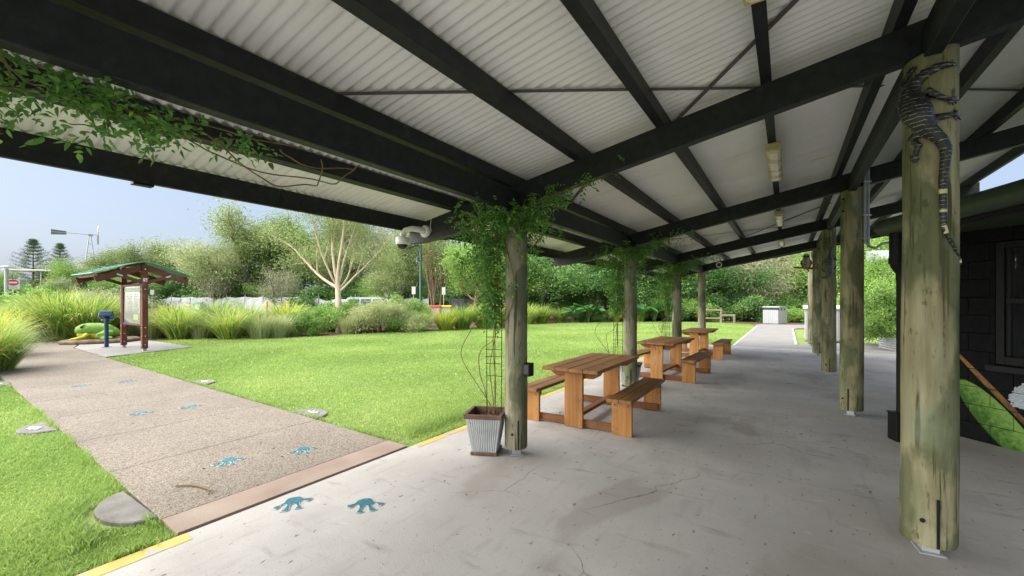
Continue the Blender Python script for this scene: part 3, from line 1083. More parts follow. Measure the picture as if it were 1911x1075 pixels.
def mural_mat():
    """black wall paint with a painted leaf, branch and bird on it (flat print)"""
    m, n, l, p = nmat('black_mural_paint')
    ge = n.new('ShaderNodeNewGeometry')

    def dot(vec, off):
        s = n.new('ShaderNodeVectorMath')
        s.operation = 'SUBTRACT'
        s.inputs[1].default_value = off
        l.new(ge.outputs['Position'], s.inputs[0])
        d = n.new('ShaderNodeVectorMath')
        d.operation = 'DOT_PRODUCT'
        d.inputs[1].default_value = vec
        l.new(s.outputs[0], d.inputs[0])
        return d.outputs['Value']
    U = dot(tuple(WD), tuple(WP))
    V = dot((0, 0, 1), (0, 0, 0))

    def mt(op, a, b=None, c=None):
        x = n.new('ShaderNodeMath')
        x.operation = op
        for i, q in enumerate((a, b, c)):
            if q is None:
                continue
            if isinstance(q, (int, float)):
                x.inputs[i].default_value = q
            else:
                l.new(q, x.inputs[i])
        return x.outputs[0]
    ns = n.new('ShaderNodeTexNoise')
    ns.inputs['Scale'].default_value = 22
    ns.inputs['Detail'].default_value = 7
    l.new(ge.outputs['Position'], ns.inputs['Vector'])
    N = ns.outputs['Fac']

    def ell(u0, v0, a, b, ang, rag):
        du = mt('SUBTRACT', U, u0)
        dv = mt('SUBTRACT', V, v0)
        ca, sa = math.cos(ang), math.sin(ang)
        x = mt('ADD', mt('MULTIPLY', du, ca / a), mt('MULTIPLY', dv, sa / a))
        y = mt('ADD', mt('MULTIPLY', du, -sa / b), mt('MULTIPLY', dv, ca / b))
        r = mt('ADD', mt('MULTIPLY', x, x), mt('MULTIPLY', y, y))
        r = mt('ADD', r, mt('MULTIPLY', mt('SUBTRACT', N, 0.5), rag))
        return mt('MULTIPLY', mt('SUBTRACT', 1.04, r), 14.0), x, y
    base = ramp(n, [(0.3, (0.0035, 0.004, 0.0045)), (0.7, (0.008, 0.009, 0.010))])
    l.new(N, base.inputs[0])
    col = base.outputs[0]

    def over(col, mask, c0, c1, fac=None):
        r = ramp(n, [(0.3, c0), (0.7, c1)])
        l.new(fac if fac is not None else N, r.inputs[0])
        cl = n.new('ShaderNodeClamp')
        l.new(mask, cl.inputs[0])
        mx = n.new('ShaderNodeMix')
        mx.data_type = 'RGBA'
        l.new(cl.outputs[0], mx.inputs['Factor'])
        l.new(col, mx.inputs['A'])
        l.new(r.outputs[0], mx.inputs['B'])
        return mx.outputs['Result']
    g_, gx, gy = ell(0.33, 0.27, 0.52, 0.155, -0.86, 0.12)
    col = over(col, g_, (0.045, 0.115, 0.020), (0.17, 0.30, 0.07), mt('ADD', mt('MULTIPLY', gy, 0.28), N))
    b_, bx, by = ell(0.33, 0.575, 0.62, 0.028, -0.845, 0.9)
    col = over(col, b_, (0.075, 0.045, 0.022), (0.26, 0.145, 0.050), mt('SUBTRACT', N, mt('MULTIPLY', bx, 0.22)))
    f_, fx, fy = ell(0.60, 0.62, 0.19, 0.12, 0.7, 1.6)
    st = n.new('ShaderNodeTexNoise')
    st.inputs['Scale'].default_value = 9
    cb = n.new('ShaderNodeCombineXYZ')
    l.new(mt('MULTIPLY', fx, 0.5), cb.inputs[0])
    l.new(mt('MULTIPLY', fy, 5.0), cb.inputs[1])
    l.new(cb.outputs[0], st.inputs['Vector'])
    col = over(col, f_, (0.10, 0.13, 0.17), (0.62, 0.66, 0.70), st.outputs['Fac'])
    l.new(col, p.inputs['Base Color'])
    p.inputs['Roughness'].default_value = 0.85
    p.inputs['Specular IOR Level'].default_value = 0.15
    bp = n.new('ShaderNodeBump')
    bp.inputs['Strength'].default_value = 0.4
    bp.inputs['Distance'].default_value = 0.004
    l.new(N, bp.inputs['Height'])
    l.new(bp.outputs[0], p.inputs['Normal'])
    return m


M['mural'] = mural_mat()
M['block_dark'] = plain('dark_grey_block', (0.02, 0.021, 0.023), 0.8, spec=0.2)
M['mortar'] = plain('black_mortar', (0.006, 0.006, 0.007), 0.95)
M['dark_glass'] = surf('dark_window_glass', [(0.3, (0.012, 0.014, 0.015)), (0.7, (0.02, 0.022, 0.022))], 3, rough=0.04, spec=0.7, bump=0)
M['eave_green'] = plain('dark_green_gutter', (0.035, 0.055, 0.036), 0.5)
bld = thing('shop_building', 'black painted block building with mural and dark window at the right edge', 'building')
WROT = Matrix((WD, WN, Vector((0, 0, 1)))).transposed()
mb = MB()
# solid core behind the block skin: outline in plan
core = [wpt(-0.12, 0, -0.10), wpt(4.2, 0, -0.10), wpt(4.2, 0, -3.5), wpt(-0.12, 0, -3.5)]
mb.prism([(p.x, p.y) for p in core], 'z', -0.04, 2.40)
mb.build('wall_core', M['mortar'], bld)
BH, BL = 0.2055, 0.39
bme = MB().box((0, 0, 0), (BL - 0.005, 0.1, BH - 0.005), None, 0.003).mesh('block', M['mural'])
WU0, WU1, WV0, WV1 = 0.315, 1.50, 0.905, 2.25
for r_ in range(12):
    z = BH * (r_ + 0.5)
    u = -0.12 - (BL / 2 if r_ % 2 else 0)
    while u < 2.4:
        a, b = u, u + BL
        vtop, vbot = z + BH / 2, z - BH / 2
        inwin = vbot > WV0 - 0.1 and vtop < WV1 + 0.15
        pieces = []
        if not inwin:
            pieces = [(a, b)]
        else:
            if a < WU0 - 0.02:
                pieces.append((a, min(b, WU0)))
            if b > WU1 + 0.02:
                pieces.append((max(a, WU1), b))
        for (p0, p1) in pieces:
            p0 = max(p0, -0.12)
            wdt = p1 - p0
            if wdt < 0.02:
                continue
            if abs(wdt - BL) < 1e-4:
                me = bme
            else:
                me = MB().box((0, 0, 0), (wdt - 0.005, 0.1, BH - 0.005), None, 0.003).mesh('block', M['mural'])
            c = wpt((p0 + p1) / 2, z, -0.05 + random.uniform(-.001, .001))
            o = part('wall_block', me, bld, c, math.atan2(WD.y, WD.x))
        u += BL
# window
win = MB()
for a, b in (((WU0, WV0), (WU0 + 0.07, WV1)), ((WU1 - 0.07, WV0), (WU1, WV1)), ((WU0 + 0.07, WV1 - 0.07), (WU1 - 0.07, WV1)), ((WU0 + 0.07, WV0), (WU1 - 0.07, WV0 + 0.09))):
    win.box(wpt((a[0] + b[0]) / 2, (a[1] + b[1]) / 2, -0.045), (b[0] - a[0], 0.075, b[1] - a[1]), WROT, 0.004)
wf = win.build('window', M['black_metal'], bld)
mb = MB()
mb.box(wpt((WU0 + WU1) / 2, 1.60, -0.05), (WU1 - WU0 - 0.14, 0.045, 0.06), WROT, 0.004)
mb.box(wpt(WU0 + 0.09, 1.6, -0.052), (0.04, 0.04, 1.2), WROT, 0.003)
mb.box(wpt((WU0 + WU1) / 2 + 0.05, 1.6, -0.054), (0.045, 0.035, 1.2), WROT, 0.003)
mb.build('sash', M['black_metal'], wf)
for v0, v1 in ((1.0, 1.57), (1.63, 2.18)):
    mb = MB()
    mb.box(wpt((WU0 + WU1) / 2, (v0 + v1) / 2, -0.07), (WU1 - WU0 - 0.14, 0.008, v1 - v0), WROT)
    mb.build('pane', M['dark_glass'], wf)
mb = MB()
mb.box(wpt((WU0 + WU1) / 2, 0.86, 0.005), (WU1 - WU0 + 0.10, 0.13, 0.065), WROT, 0.005)
mb.build('sill', M['block_dark'], wf)
# eave: soffit slab with rounded gutter, roof rising behind it
E1, E2, E3 = Vector((3.34, 2.86, 0)), Vector((3.93, 1.32, 0)), Vector((4.75, -1.2, 0))
edge = [Vector((3.62, 3.35, 0)), E1, Vector((3.62, 2.16, 0)), E2, E3]
mb = MB()
plan = [(p.x, p.y) for p in edge] + [(8.5, -1.2), (8.5, 6.5), (4.4, 4.6)]
mb.prism(plan, 'z', 2.41, 2.47)
mb.build('soffit', M['eave_green'], bld)
mb = MB()
mb.tube([(p.x, p.y, 2.47) for p in edge], 0.095, 14)
mb.build('gutter', M['eave_green'], bld)
mb = MB()
for k in range(2):
    q = [p + Vector((0.16 + 0.09 * k, 0.10, 0)) for p in edge[1:]]
    for a, b in zip(q[:-1], q[1:]):
        mb.bar((a.x, a.y, 2.40 - 0.012 * k), (b.x, b.y, 2.40 - 0.012 * k), 0.05, 0.03)
mb.build('soffit_batten', M['block_dark'], bld)
mb = MB()
top = [(p.x + 0.02, p.y, 2.52) for p in edge] + [(8.5, -1.2, 2.62), (8.5, 6.5, 2.62), (4.4, 4.6, 2.52)]
mb.add(top, [tuple(range(len(top)))])
mb.build('roof', M['eave_green'], bld)

# ------------------------------------------------------------------ picnic tables with fixed benches
def table(label, x, y, rz):
    t = thing('picnic_table', label, 'table', (x, y, 0), rz, 'timber picnic tables under the verandah')
    first = not table.me
    if first:
        me = table.me
        me['tb'] = MB().box((0, 0, 0), (0.185, 1.72, 0.042), None, 0.005).mesh('table_board', M['wood_top'])
        me['sb'] = MB().box((0, 0, 0), (0.148, 1.66, 0.042), None, 0.005).mesh('seat_board', M['wood_top'])
        me['tl'] = MB().box((0, 0, 0.352), (0.248, 0.045, 0.695), None, 0.004).mesh('table_leg', M['wood_leg'])
        me['bl'] = MB().box((0, 0, 0.204), (0.245, 0.045, 0.405), None, 0.004).mesh('bench_leg', M['wood_leg'])
        me['run'] = MB().box((0, 0, 0), (1.42, 0.042, 0.09), None, 0.004).mesh('runner', M['wood_x'])
        me['str'] = MB().box((0, 0, 0), (0.09, 1.34, 0.045), None, 0.004).mesh('stretcher', M['wood_y'])
        me['bear'] = MB().prism([(-0.33, 0.0), (-0.36, 0.045), (0.36, 0.045), (0.33, 0.0), (0.25, -0.045), (-0.25, -0.045)], 'y', -0.022, 0.022).mesh('bearer', M['wood_x'])
        me['cl'] = MB().box((0, 0, 0), (0.24, 0.04, 0.06), None, 0.004).mesh('cleat', M['wood_x'])
        bo = MB()
        for sx in (-0.08, 0.08):
            bo.tube([(sx, -0.024, 0.36), (sx, -0.029, 0.36)], 0.007, 8)
        me['bolt'] = bo.mesh('bolt', M['slot'])
    me = table.me
    rg = random.Random(label)
    for k in range(4):
        o = part('table_board', me['tb'], t, (-0.285 + 0.19 * k, rg.uniform(-.006, .006), 0.739 + rg.uniform(-.0015, .0015)))
    for s in (-1, 1):
        part('table_leg', me['tl'], t, (0, s * 0.70, 0))
        part('bearer', me['bear'], t, (0, s * 0.70 - s * 0.046, 0.672))
        part('runner', me['run'], t, (0, s * 0.70 - s * 0.0455, 0.062))
        for b in (-1, 1):
            lg = part('bench_leg', me['bl'], t, (b * 0.62, s * 0.70, 0))
            if s < 0:
                part('bolt', me['bolt'], lg)
            part('cleat', me['cl'], t, (b * 0.62, s * 0.70 - s * 0.044, 0.376))
    part('stretcher', me['str'], t, (0, 0, 0.13))
    for b in (-1, 1):
        for k in (-1, 1):
            part('seat_board', me['sb'], t, (b * 0.62 + k * 0.0765, rg.uniform(-.005, .005), 0.428 + rg.uniform(-.0015, .0015)))
    return t


table.me = {}
table('stained timber picnic table with benches, nearest, beside the near vine post', 0.11, 1.88, R(0.5))
table('stained timber picnic table with benches, middle one of three', 0.19, 5.80, R(-3))
table('stained timber picnic table with benches, farthest one by the bare corner post', 0.20, 9.78, R(-2))

# ------------------------------------------------------------------ planters, trellises
def planter(label, x, y, rz, s=1.0):
    t = thing('planter', label, 'planter', (x, y, 0), rz, 'ribbed zinc planters at the vine posts')
    n = 15
    b0, b1, h = 0.125 * s, 0.185 * s, 0.41 * s
    mb = MB()
    for q in range(4):
        rot = Matrix.Rotation(q * math.pi / 2, 3, 'Z')
        vs, fs = [], []
        for k in range(n * 4 + 1):
            f = k / (n * 4) * 2 - 1
            o = 0.004 * math.cos(k * math.pi / 2) * (1 if abs(f) < 0.93 else 0)
            vs.append(rot @ Vector((f * b0, -b0 + o, 0.03)))
            vs.append(rot @ Vector((f * b1, -b1 + o, h)))
        for k in range(n * 4):
            fs.append((2 * k, 2 * k + 2, 2 * k + 3, 2 * k + 1))
        mb.add(vs, fs)
    mb.build('ribbed_body', M['zinc'], t)
    mb = MB()
    for q in range(4):
        rot = Matrix.Rotation(q * math.pi / 2, 3, 'Z')
        a = b1 + 0.012
        prof = [(-a, h - 0.02), (-a, h + 0.022), (-a + 0.03, h + 0.022), (-a + 0.036, h - 0.10)]
        vs = []
        for e in (-1, 1):
            for (yy, zz) in prof:
                vs.append(rot @ Vector((e * -yy * 1.0, yy, zz)))
        mb.add(vs, [(0, 1, 5, 4), (1, 2, 6, 5), (2, 3, 7, 6)])
    mb.build('rim', M['rust_rim'], t)
    mb = MB()
    a = b0 + 0.018
    mb.box((0, 0, 0.018), (2 * a, 2 * a, 0.03), None, 0.006)
    mb.build('tray', M['rust_rim'], t)
    mb = MB()
    vs, fs = [], []
    N = 12
    rg = random.Random(5)
    for i in range(N + 1):
        for j in range(N + 1):
            vs.append(((i / N * 2 - 1) * b1 * 0.95, (j / N * 2 - 1) * b1 * 0.95, h - 0.055 + rg.uniform(-.02, .02)))
    for i in range(N):
        for j in range(N):
            fs.append((i * (N + 1) + j, (i + 1) * (N + 1) + j, (i + 1) * (N + 1) + j + 1, i * (N + 1) + j + 1))
    mb.add(vs, fs)
    mb.build('mulch', M['soil'], t)
    return t


planter('square ribbed zinc planter with brown rim at the foot of the near vine post', -0.30, -0.12, R(24))
planter('ribbed zinc planter behind the second vine post, beside the nearest table', -0.10, BAY + 0.32, R(10))
planter('ribbed zinc planter seen under the middle table, behind the third vine post', -0.12, 2 * BAY - 0.45, R(0))


def trellis(label, x, y, z0, z1, rz, w=0.16):
    t = thing('trellis', label, 'trellis', (x, y, 0), rz, 'black wire trellises in the planters')
    mb = MB()
    for k in range(3):
        xx = -w / 2 + w / 2 * k
        mb.tube([(xx, 0.03 * (k == 1), z0), (xx * 1.03, 0.03 * (k == 1), z1 - 0.1 * (k == 1))], 0.0042, 6)
    mb.build('upright', M['black_wire'], t)
    bar = MB().tube([(-w / 2 - 0.012, 0, 0), (0, 0.036, 0), (w / 2 + 0.012, 0, 0)], 0.0036, 6).mesh('rung', M['black_wire'])
    z = z0 + 0.45
    i = 0
    while z < z1:
        part('rung', bar, t, (0, -0.006, z))
        z += 0.075 if i % 3 else 0.13
        i += 1
        if i % 5 == 0:
            z += 0.35
    return t


trellis('black wire trellis rising from the near planter beside the post', -0.20, -0.12, 0.36, 1.62, R(20))
trellis('black wire trellis with yellowing vine beside the second vine post', -0.235, BAY + 0.02, 0.30, 1.60, R(30))
trellis('black wire trellis beside the third vine post', -0.22, 2 * BAY - 0.2, 0.30, 1.50, R(30))

# ------------------------------------------------------------------ vines
def leaf_arrays(P, D, N, L, W, fold=0.25):
    """diamond leaves with a folded midrib: base P, axis D, normal N"""
    P, D, N = (np.asarray(a, dtype=np.float64) for a in (P, D, N))
    D /= np.linalg.norm(D, axis=1, keepdims=True) + 1e-9
    S = np.cross(D, N)
    S /= np.linalg.norm(S, axis=1, keepdims=True) + 1e-9
    N2 = np.cross(S, D)
    L = np.asarray(L)[:, None]
    W = np.asarray(W)[:, None]
    n = len(P)
    V = np.empty((n, 4, 3))
    V[:, 0] = P
    V[:, 1] = P + D * L * 0.42 + S * W * 0.5 + N2 * W * fold
    V[:, 2] = P + D * L
    V[:, 3] = P + D * L * 0.42 - S * W * 0.5 + N2 * W * fold
    b = np.arange(n)[:, None] * 4
    F = np.concatenate([b + np.array([0, 1, 2]), b + np.array([0, 2, 3])], axis=1).reshape(-1, 3)
    return V.reshape(-1, 3), F


def leaf6(P, D, N, L, W, r):
    """pointed oval leaf with a fold and a drooping tip"""
    P, D, N = (np.asarray(a, dtype=np.float64) for a in (P, D, N))
    D = D / (np.linalg.norm(D, axis=1, keepdims=True) + 1e-9)
    S = np.cross(D, N)
    S /= np.linalg.norm(S, axis=1, keepdims=True) + 1e-9
    N2 = np.cross(S, D)
    L = L[:, None]
    W = W[:, None]
    n = len(P)
    bend = r.uniform(-.05, .25, n)[:, None]
    V = np.empty((n, 6, 3))
    V[:, 0] = P
    V[:, 1] = P + D * L * .28 + S * W * .46 + N2 * W * .20
    V[:, 2] = P + D * L * .64 + S * W * .36 + N2 * (W * .14 - L * bend * .4)
    V[:, 3] = P + D * L - N2 * L * bend
    V[:, 4] = P + D * L * .64 - S * W * .36 + N2 * (W * .14 - L * bend * .4)
    V[:, 5] = P + D * L * .28 - S * W * .46 + N2 * W * .20
    b = np.arange(n)[:, None] * 6
    F = np.concatenate([b + np.array([0, 1, 2, 3]), b + np.array([0, 3, 4, 5])], axis=1).reshape(-1, 4)
    return V.reshape(-1, 3), F


def rdir(r, n, zb=0.0):
    v = r.normal(size=(n, 3))
    v[:, 2] += zb
    return v / np.linalg.norm(v, axis=1, keepdims=True)


def vine_leaves(r, anchors, L=(0.030, 0.052), n_let=7, sp_len=0.11, droop=-0.5, outward=None):
    """sprigs of paired leaflets starting at the anchor points"""
    A = np.asarray(anchors)
    n = len(A)
    D = rdir(r, n, droop)
    if outward is not None:
        D = D + outward * 0.9
        D /= np.linalg.norm(D, axis=1, keepdims=True)
    N = rdir(r, n, 1.2)
    S = np.cross(D, N)
    S /= np.linalg.norm(S, axis=1, keepdims=True) + 1e-9
    Ps, Ds, Ns = [], [], []
    for k in range(n_let):
        f = k / (n_let - 1)
        side = (1 if k % 2 else -1) * (1 - (k == n_let - 1))
        Ps.append(A + D * sp_len * f + np.array([0, 0, -0.03]) * f * f)
        Ds.append(D * 0.6 + S * side * 0.9 + r.normal(size=(n, 3)) * 0.2)
        Ns.append(N + r.normal(size=(n, 3)) * 0.35)
    P, Dd, Nn = np.concatenate(Ps), np.concatenate(Ds), np.concatenate(Ns)
    LL = r.uniform(L[0], L[1], len(P))
    V, F = leaf6(P, Dd, Nn, LL, LL * r.uniform(0.42, 0.60, len(P)), r)
    tone = np.repeat(np.clip(r.normal(0.45, 0.2, len(P)), 0, 0.93), 2)
    odd = r.random(len(P)) > 0.988
    tone = np.where(np.repeat(odd, 2), 1.0, tone)
    return V, F, tone


def wiggle(pts, n, amp, seed):
    """smooth wandering line through the points"""
    rg = random.Random(seed)
    out = []
    pts = [Vector(p) for p in pts]
    for a, b in zip(pts[:-1], pts[1:]):
        for k in range(n):
            f = k / n
            out.append(a.lerp(b, f) + Vector((rg.uniform(-amp, amp), rg.uniform(-amp, amp), rg.uniform(-amp, amp))))
    out.append(pts[-1])
    # smooth
    for _ in range(2):
        out = [out[0]] + [(out[i - 1] + out[i] * 2 + out[i + 1]) / 4 for i in range(1, len(out) - 1)] + [out[-1]]
    return out


def vine(label, seed, anchor_fn, n, stems, L=(0.030, 0.052)):
    r = np.random.default_rng(seed)
    A = anchor_fn(r, n)
    t = thing('climbing_vine', label, 'vine', tuple(A.mean(axis=0) * [1, 1, 0]), 0, 'climbing vines on the verandah')
    off = np.array(t.location)
    V, F, tone = vine_leaves(r, A - off, L)
    me = np_mesh('foliage', V, F, M['leaf_vine'], tone)
    o = part('foliage', me, t)
    o['kind'] = 'stuff'
    mb = MB()
    for s in stems:
        mb.tube([Vector(p) - Vector(off) for p in s], [0.0045] * len(s), 5)
    rg = random.Random(seed)
    for k in range(min(60, n // 12)):
        a = A[rg.randrange(n)]
        near = np.argsort(np.linalg.norm(A - a, axis=1))
        b = A[near[min(n - 1, rg.randrange(8, 60))]]
        s = wiggle([Vector(a) - Vector(off), Vector((a + b) / 2) - Vector(off) + Vector((0, 0, -0.04)), Vector(b) - Vector(off)], 4, 0.02, rg.random())
        mb.tube(s, [0.0026] * len(s), 4)
    o = mb.build('stem', M['stem'], t)
    return t


def post_vine(y, seed, dens):
    def fn(r, n):
        k = np.array([0.46, 0.20, 0.17, 0.17])
        c = r.choice(4, n, p=k)
        P = np.empty((n, 3))
        # 0: curtain on the lawn side of the post
        m = c == 0
        q = m.sum()
        z = 2.52 - 1.15 * r.random(q) ** 1.15
        wd_ = 0.04 + 0.24 * (z - 1.3).clip(0) / 1.2
        P[m] = np.stack([-0.17 - np.abs(r.normal(0, 1, q)) * wd_ * 0.8, y - 0.10 + r.normal(0, 1, q) * wd_ * 0.6, z], 1)
        # 1: collar round the head of the post
        m = c == 1
        q = m.sum()
        a = r.uniform(0, 2 * math.pi, q)
        rad = 0.13 + np.abs(r.normal(0, 0.07, q))
        z = 2.56 - np.abs(r.normal(0, 0.28, q))
        P[m] = np.stack([rad * np.cos(a), y + rad * np.sin(a), z], 1)
        # 2: along the rafter towards the building
        m = c == 2
        q = m.sum()
        x = np.abs(r.normal(0.18, 0.34, q))
        P[m] = np.stack([x, y - 0.07 + r.normal(0, 0.06, q), RB + SL * x - 0.02 + r.normal(0, 0.05, q) - 0.10 * (x < 0.4)], 1)
        # 3: along the edge beam both ways
        m = c == 3
        q = m.sum()
        dy = r.normal(0.05, 0.40, q)
        P[m] = np.stack([r.normal(-0.06, 0.07, q), y + dy, 2.56 + r.normal(0, 0.07, q) - 0.04], 1)
        return P
    stems = [wiggle([(-0.20, y - 0.1, 0.4), (-0.21, y - 0.12, 1.3), (-0.16, y - 0.10, 2.5)], 8, 0.03, seed + 1),
             wiggle([(-0.24, y - 0.1, 0.4), (-0.26, y - 0.06, 1.2), (-0.13, y - 0.11, 2.3)], 8, 0.04, seed + 2),
             wiggle([(-0.22, y - 0.12, 0.42), (-0.62, y - 0.2, 1.05), (-0.30, y - 0.2, 1.45)], 7, 0.03, seed + 3),
             wiggle([(-0.28, y - 0.12, 0.42), (-0.42, y - 0.15, 0.95), (-0.20, y - 0.13, 1.2)], 7, 0.05, seed + 4),
             wiggle([(-0.1, y - 0.13, 1.3), (0.10, y - 0.13, 1.7), (-0.05, y - 0.135, 2.2)], 5, 0.008, seed + 5),
             wiggle([(-0.12, y - 0.12, 2.4), (0.5, y - 0.09, 2.63), (1.0, y - 0.08, 2.74)], 6, 0.03, seed + 6)]
    return fn, dens, stems


for i, (n, lab) in enumerate(((950, 'dense green climbing vine over the head of the nearest lawn-side post'),
                              (800, 'green climbing vine over the second lawn-side post'),
                              (680, 'green climbing vine over the third lawn-side post'))):
    fn, n, st = post_vine(BAY * i, 50 + i * 11, n)
    vine(lab, 60 + i, fn, n, st)


def corner_vine(r, n):
    t = r.random(n) ** 1.1
    far = r.random(n) < 0.10
    Y = np.where(far, -3.0 + 0.5 * t, -3.85 + 0.92 * t)
    th = np.where(far, 0.02, 0.115 - 0.05 * t)
    X = -0.24 + r.normal(0, 1, n) * th + 0.10 * t
    Z = 2.455 + r.normal(0, 1, n) * th * 0.62 + 0.05 * t - 0.12 * (r.random(n) < 0.22) * (~far)
    return np.stack([X, Y, Z], 1)


vine('leafy vine hanging from the black beam at the upper left', 77, corner_vine, 210,
     [wiggle([(-0.3, -3.8, 2.45), (-0.2, -2.9, 2.5), (-0.1, -2.3, 2.53)], 8, 0.04, 3),
      wiggle([(-0.2, -3.0, 2.5), (-0.28, -2.5, 2.36), (-0.2, -2.0, 2.40), (-0.08, -1.9, 2.52)], 7, 0.03, 4),
      wiggle([(-0.2, -2.75, 2.46), (-0.3, -2.35, 2.33), (-0.18, -2.1, 2.36), (-0.1, -2.15, 2.5)], 7, 0.03, 5),
      wiggle([(-0.15, -2.4, 2.50), (-0.2, -2.2, 2.45), (-0.1, -1.9, 2.50)], 6, 0.02, 6)], L=(0.026, 0.052))


def low_vine(r, n):
    z = 0.35 + 0.75 * r.random(n) ** 2
    return np.stack([-0.22 + r.normal(0, 0.05, n), 2 * BAY - 0.4 + r.normal(0, 0.10, n), z], 1)


vine('sparse young vine shoots rising from the farthest planter', 81, low_vine, 36, [wiggle([(-0.2, 2 * BAY - 0.4, 0.35), (-0.3, 2 * BAY - 0.4, 0.8), (-0.2, 2 * BAY - 0.3, 1.1)], 5, 0.02, 8)])
# hanging rain chain
t = thing('hanging_chain', 'thin dark chain hanging from the beam between second and third vine posts', 'chain', (-0.80, 5.45, 0))
mb = MB()
mb.tube([(0, 0, 2.42), (0, 0, 2.34)], 0.004, 6)
mb.tube([(0.02, 0, 2.36), (-0.01, 0, 2.33), (0.012, 0, 2.29), (-0.012, 0, 2.26)], 0.006, 6)
mb.build('hook', plain('bone_hook', (0.5, 0.45, 0.33), 0.5), t)
lk = MB()
ring = [(0.008 * math.cos(a), 0, 0.019 * math.sin(a)) for a in [2 * math.pi * k / 10 for k in range(11)]]
z = 2.25
mb = MB()
i = 0
while z > 0.62:
    pts = [(p[0] if i % 2 else 0, p[0] if not i % 2 else 0, z + p[2]) for p in ring]
    mb.tube(pts, 0.0028, 5, cap=False)
    z -= 0.030
    i += 1
mb.build('chain_links', M['black_wire'], t)

# ------------------------------------------------------------------ animal sculptures
def remeshed(mb, vox, mat, smooth_it=4):
    me = mb.mesh('tmp', mat)
    o = bpy.data.objects.new('tmp', me)
    link(o)
    rm = o.modifiers.new('r', 'REMESH')
    rm.mode = 'VOXEL'
    rm.voxel_size = vox
    sm = o.modifiers.new('s', 'SMOOTH')
    sm.factor = 0.5
    sm.iterations = smooth_it
    dg = bpy.context.evaluated_depsgraph_get()
    dg.update()
    out = bpy.data.meshes.new_from_object(o.evaluated_get(dg))
    bpy.data.objects.remove(o)
    out.polygons.foreach_set('use_smooth', [True] * len(out.polygons))
    if not out.materials:
        out.materials.append(mat)
    return out


def banded(name, dark, pale, freq, thin, axis='z', spots=True):
    m, n, l, p = nmat(name)
    tc = n.new('ShaderNodeTexCoord')
    wv = n.new('ShaderNodeTexWave')
    wv.wave_type = 'BANDS'
    wv.bands_direction = axis.upper()
    wv.inputs['Scale'].default_value = freq
    wv.inputs['Distortion'].default_value = 2.2
    wv.inputs['Detail'].default_value = 2
    wv.inputs['Detail Scale'].default_value = 3
    l.new(tc.outputs['Object'], wv.inputs['Vector'])
    r = ramp(n, [(thin, dark), (thin + 0.05, pale)])
    l.new(wv.outputs['Fac'], r.inputs[0])
    ns = n.new('ShaderNodeTexNoise')
    ns.inputs['Scale'].default_value = 30
    l.new(tc.outputs['Object'], ns.inputs['Vector'])
    r2 = ramp(n, [(0.42, (0, 0, 0)), (0.5, (1, 1, 1))])
    l.new(ns.outputs['Fac'], r2.inputs[0])
    mx = n.new('ShaderNodeMix')
    mx.data_type = 'RGBA'
    l.new(r2.outputs[0], mx.inputs['Factor'])
    mx.inputs['A'].default_value = (*dark, 1)
    l.new(r.outputs[0], mx.inputs['B'])
    l.new(mx.outputs['Result'], p.inputs['Base Color'])
    p.inputs['Roughness'].default_value = 0.38
    vo = n.new('ShaderNodeTexVoronoi')
    vo.inputs['Scale'].default_value = 120
    l.new(tc.outputs['Object'], vo.inputs['Vector'])
    b = n.new('ShaderNodeBump')
    b.inputs['Strength'].default_value = 0.5
    b.inputs['Distance'].default_value = 0.004
    l.new(vo.outputs['Distance'], b.inputs['Height'])
    l.new(b.outputs[0], p.inputs['Normal'])
    return m


M['goanna'] = banded('black_goanna_skin', (0.012, 0.013, 0.016), (0.30, 0.29, 0.24), 13, 0.94)
M['goanna_pale'] = plain('pale_yellow_band', (0.50, 0.48, 0.27), 0.5)
M['grey_lizard'] = banded('grey_lizard_skin', (0.055, 0.06, 0.06), (0.16, 0.165, 0.15), 10, 0.8)


class Wrap:
    """places points on the face of a log: fx across (-1..1), z up, o outwards"""

    def __init__(self, x, y, r):
        self.c = Vector((x, y, 0))
        self.r = r
        self.a0 = math.atan2(CAM.y - y, CAM.x - x)

    def __call__(self, fx, z, o=0.0):
        a = self.a0 + math.asin(max(-1, min(1, fx * 0.97)))
        rr = self.r + o
        if abs(fx) > 1:
            a = self.a0 + math.copysign(math.pi / 2, fx)
            return Vector((rr * math.cos(a), rr * math.sin(a), z)) + Vector((math.cos(a), math.sin(a), 0)) * (abs(fx) - 1) * self.r
        return Vector((rr * math.cos(a), rr * math.sin(a), z))


def gz(cy, d=2.58):
    return 1.6 + (562 - (60 + cy * 0.391)) / 785 * d


def gx(cx):
    return (cx - 235) / 125


W1 = Wrap(3.14, 0, 0.131)
t = thing('goanna_sculpture', 'black banded goanna sculpture climbing the thick nearest post', 'sculpture', (3.14, 0, 0))
U = 0.00103


def wtube(mb, W, pts, rads, n=12, lift=0.75):
    mb.tube([W(gx(x), gz(y), r_ * U * lift) for (x, y), r_ in zip(pts, rads)], [r_ * U for r_ in rads], n)


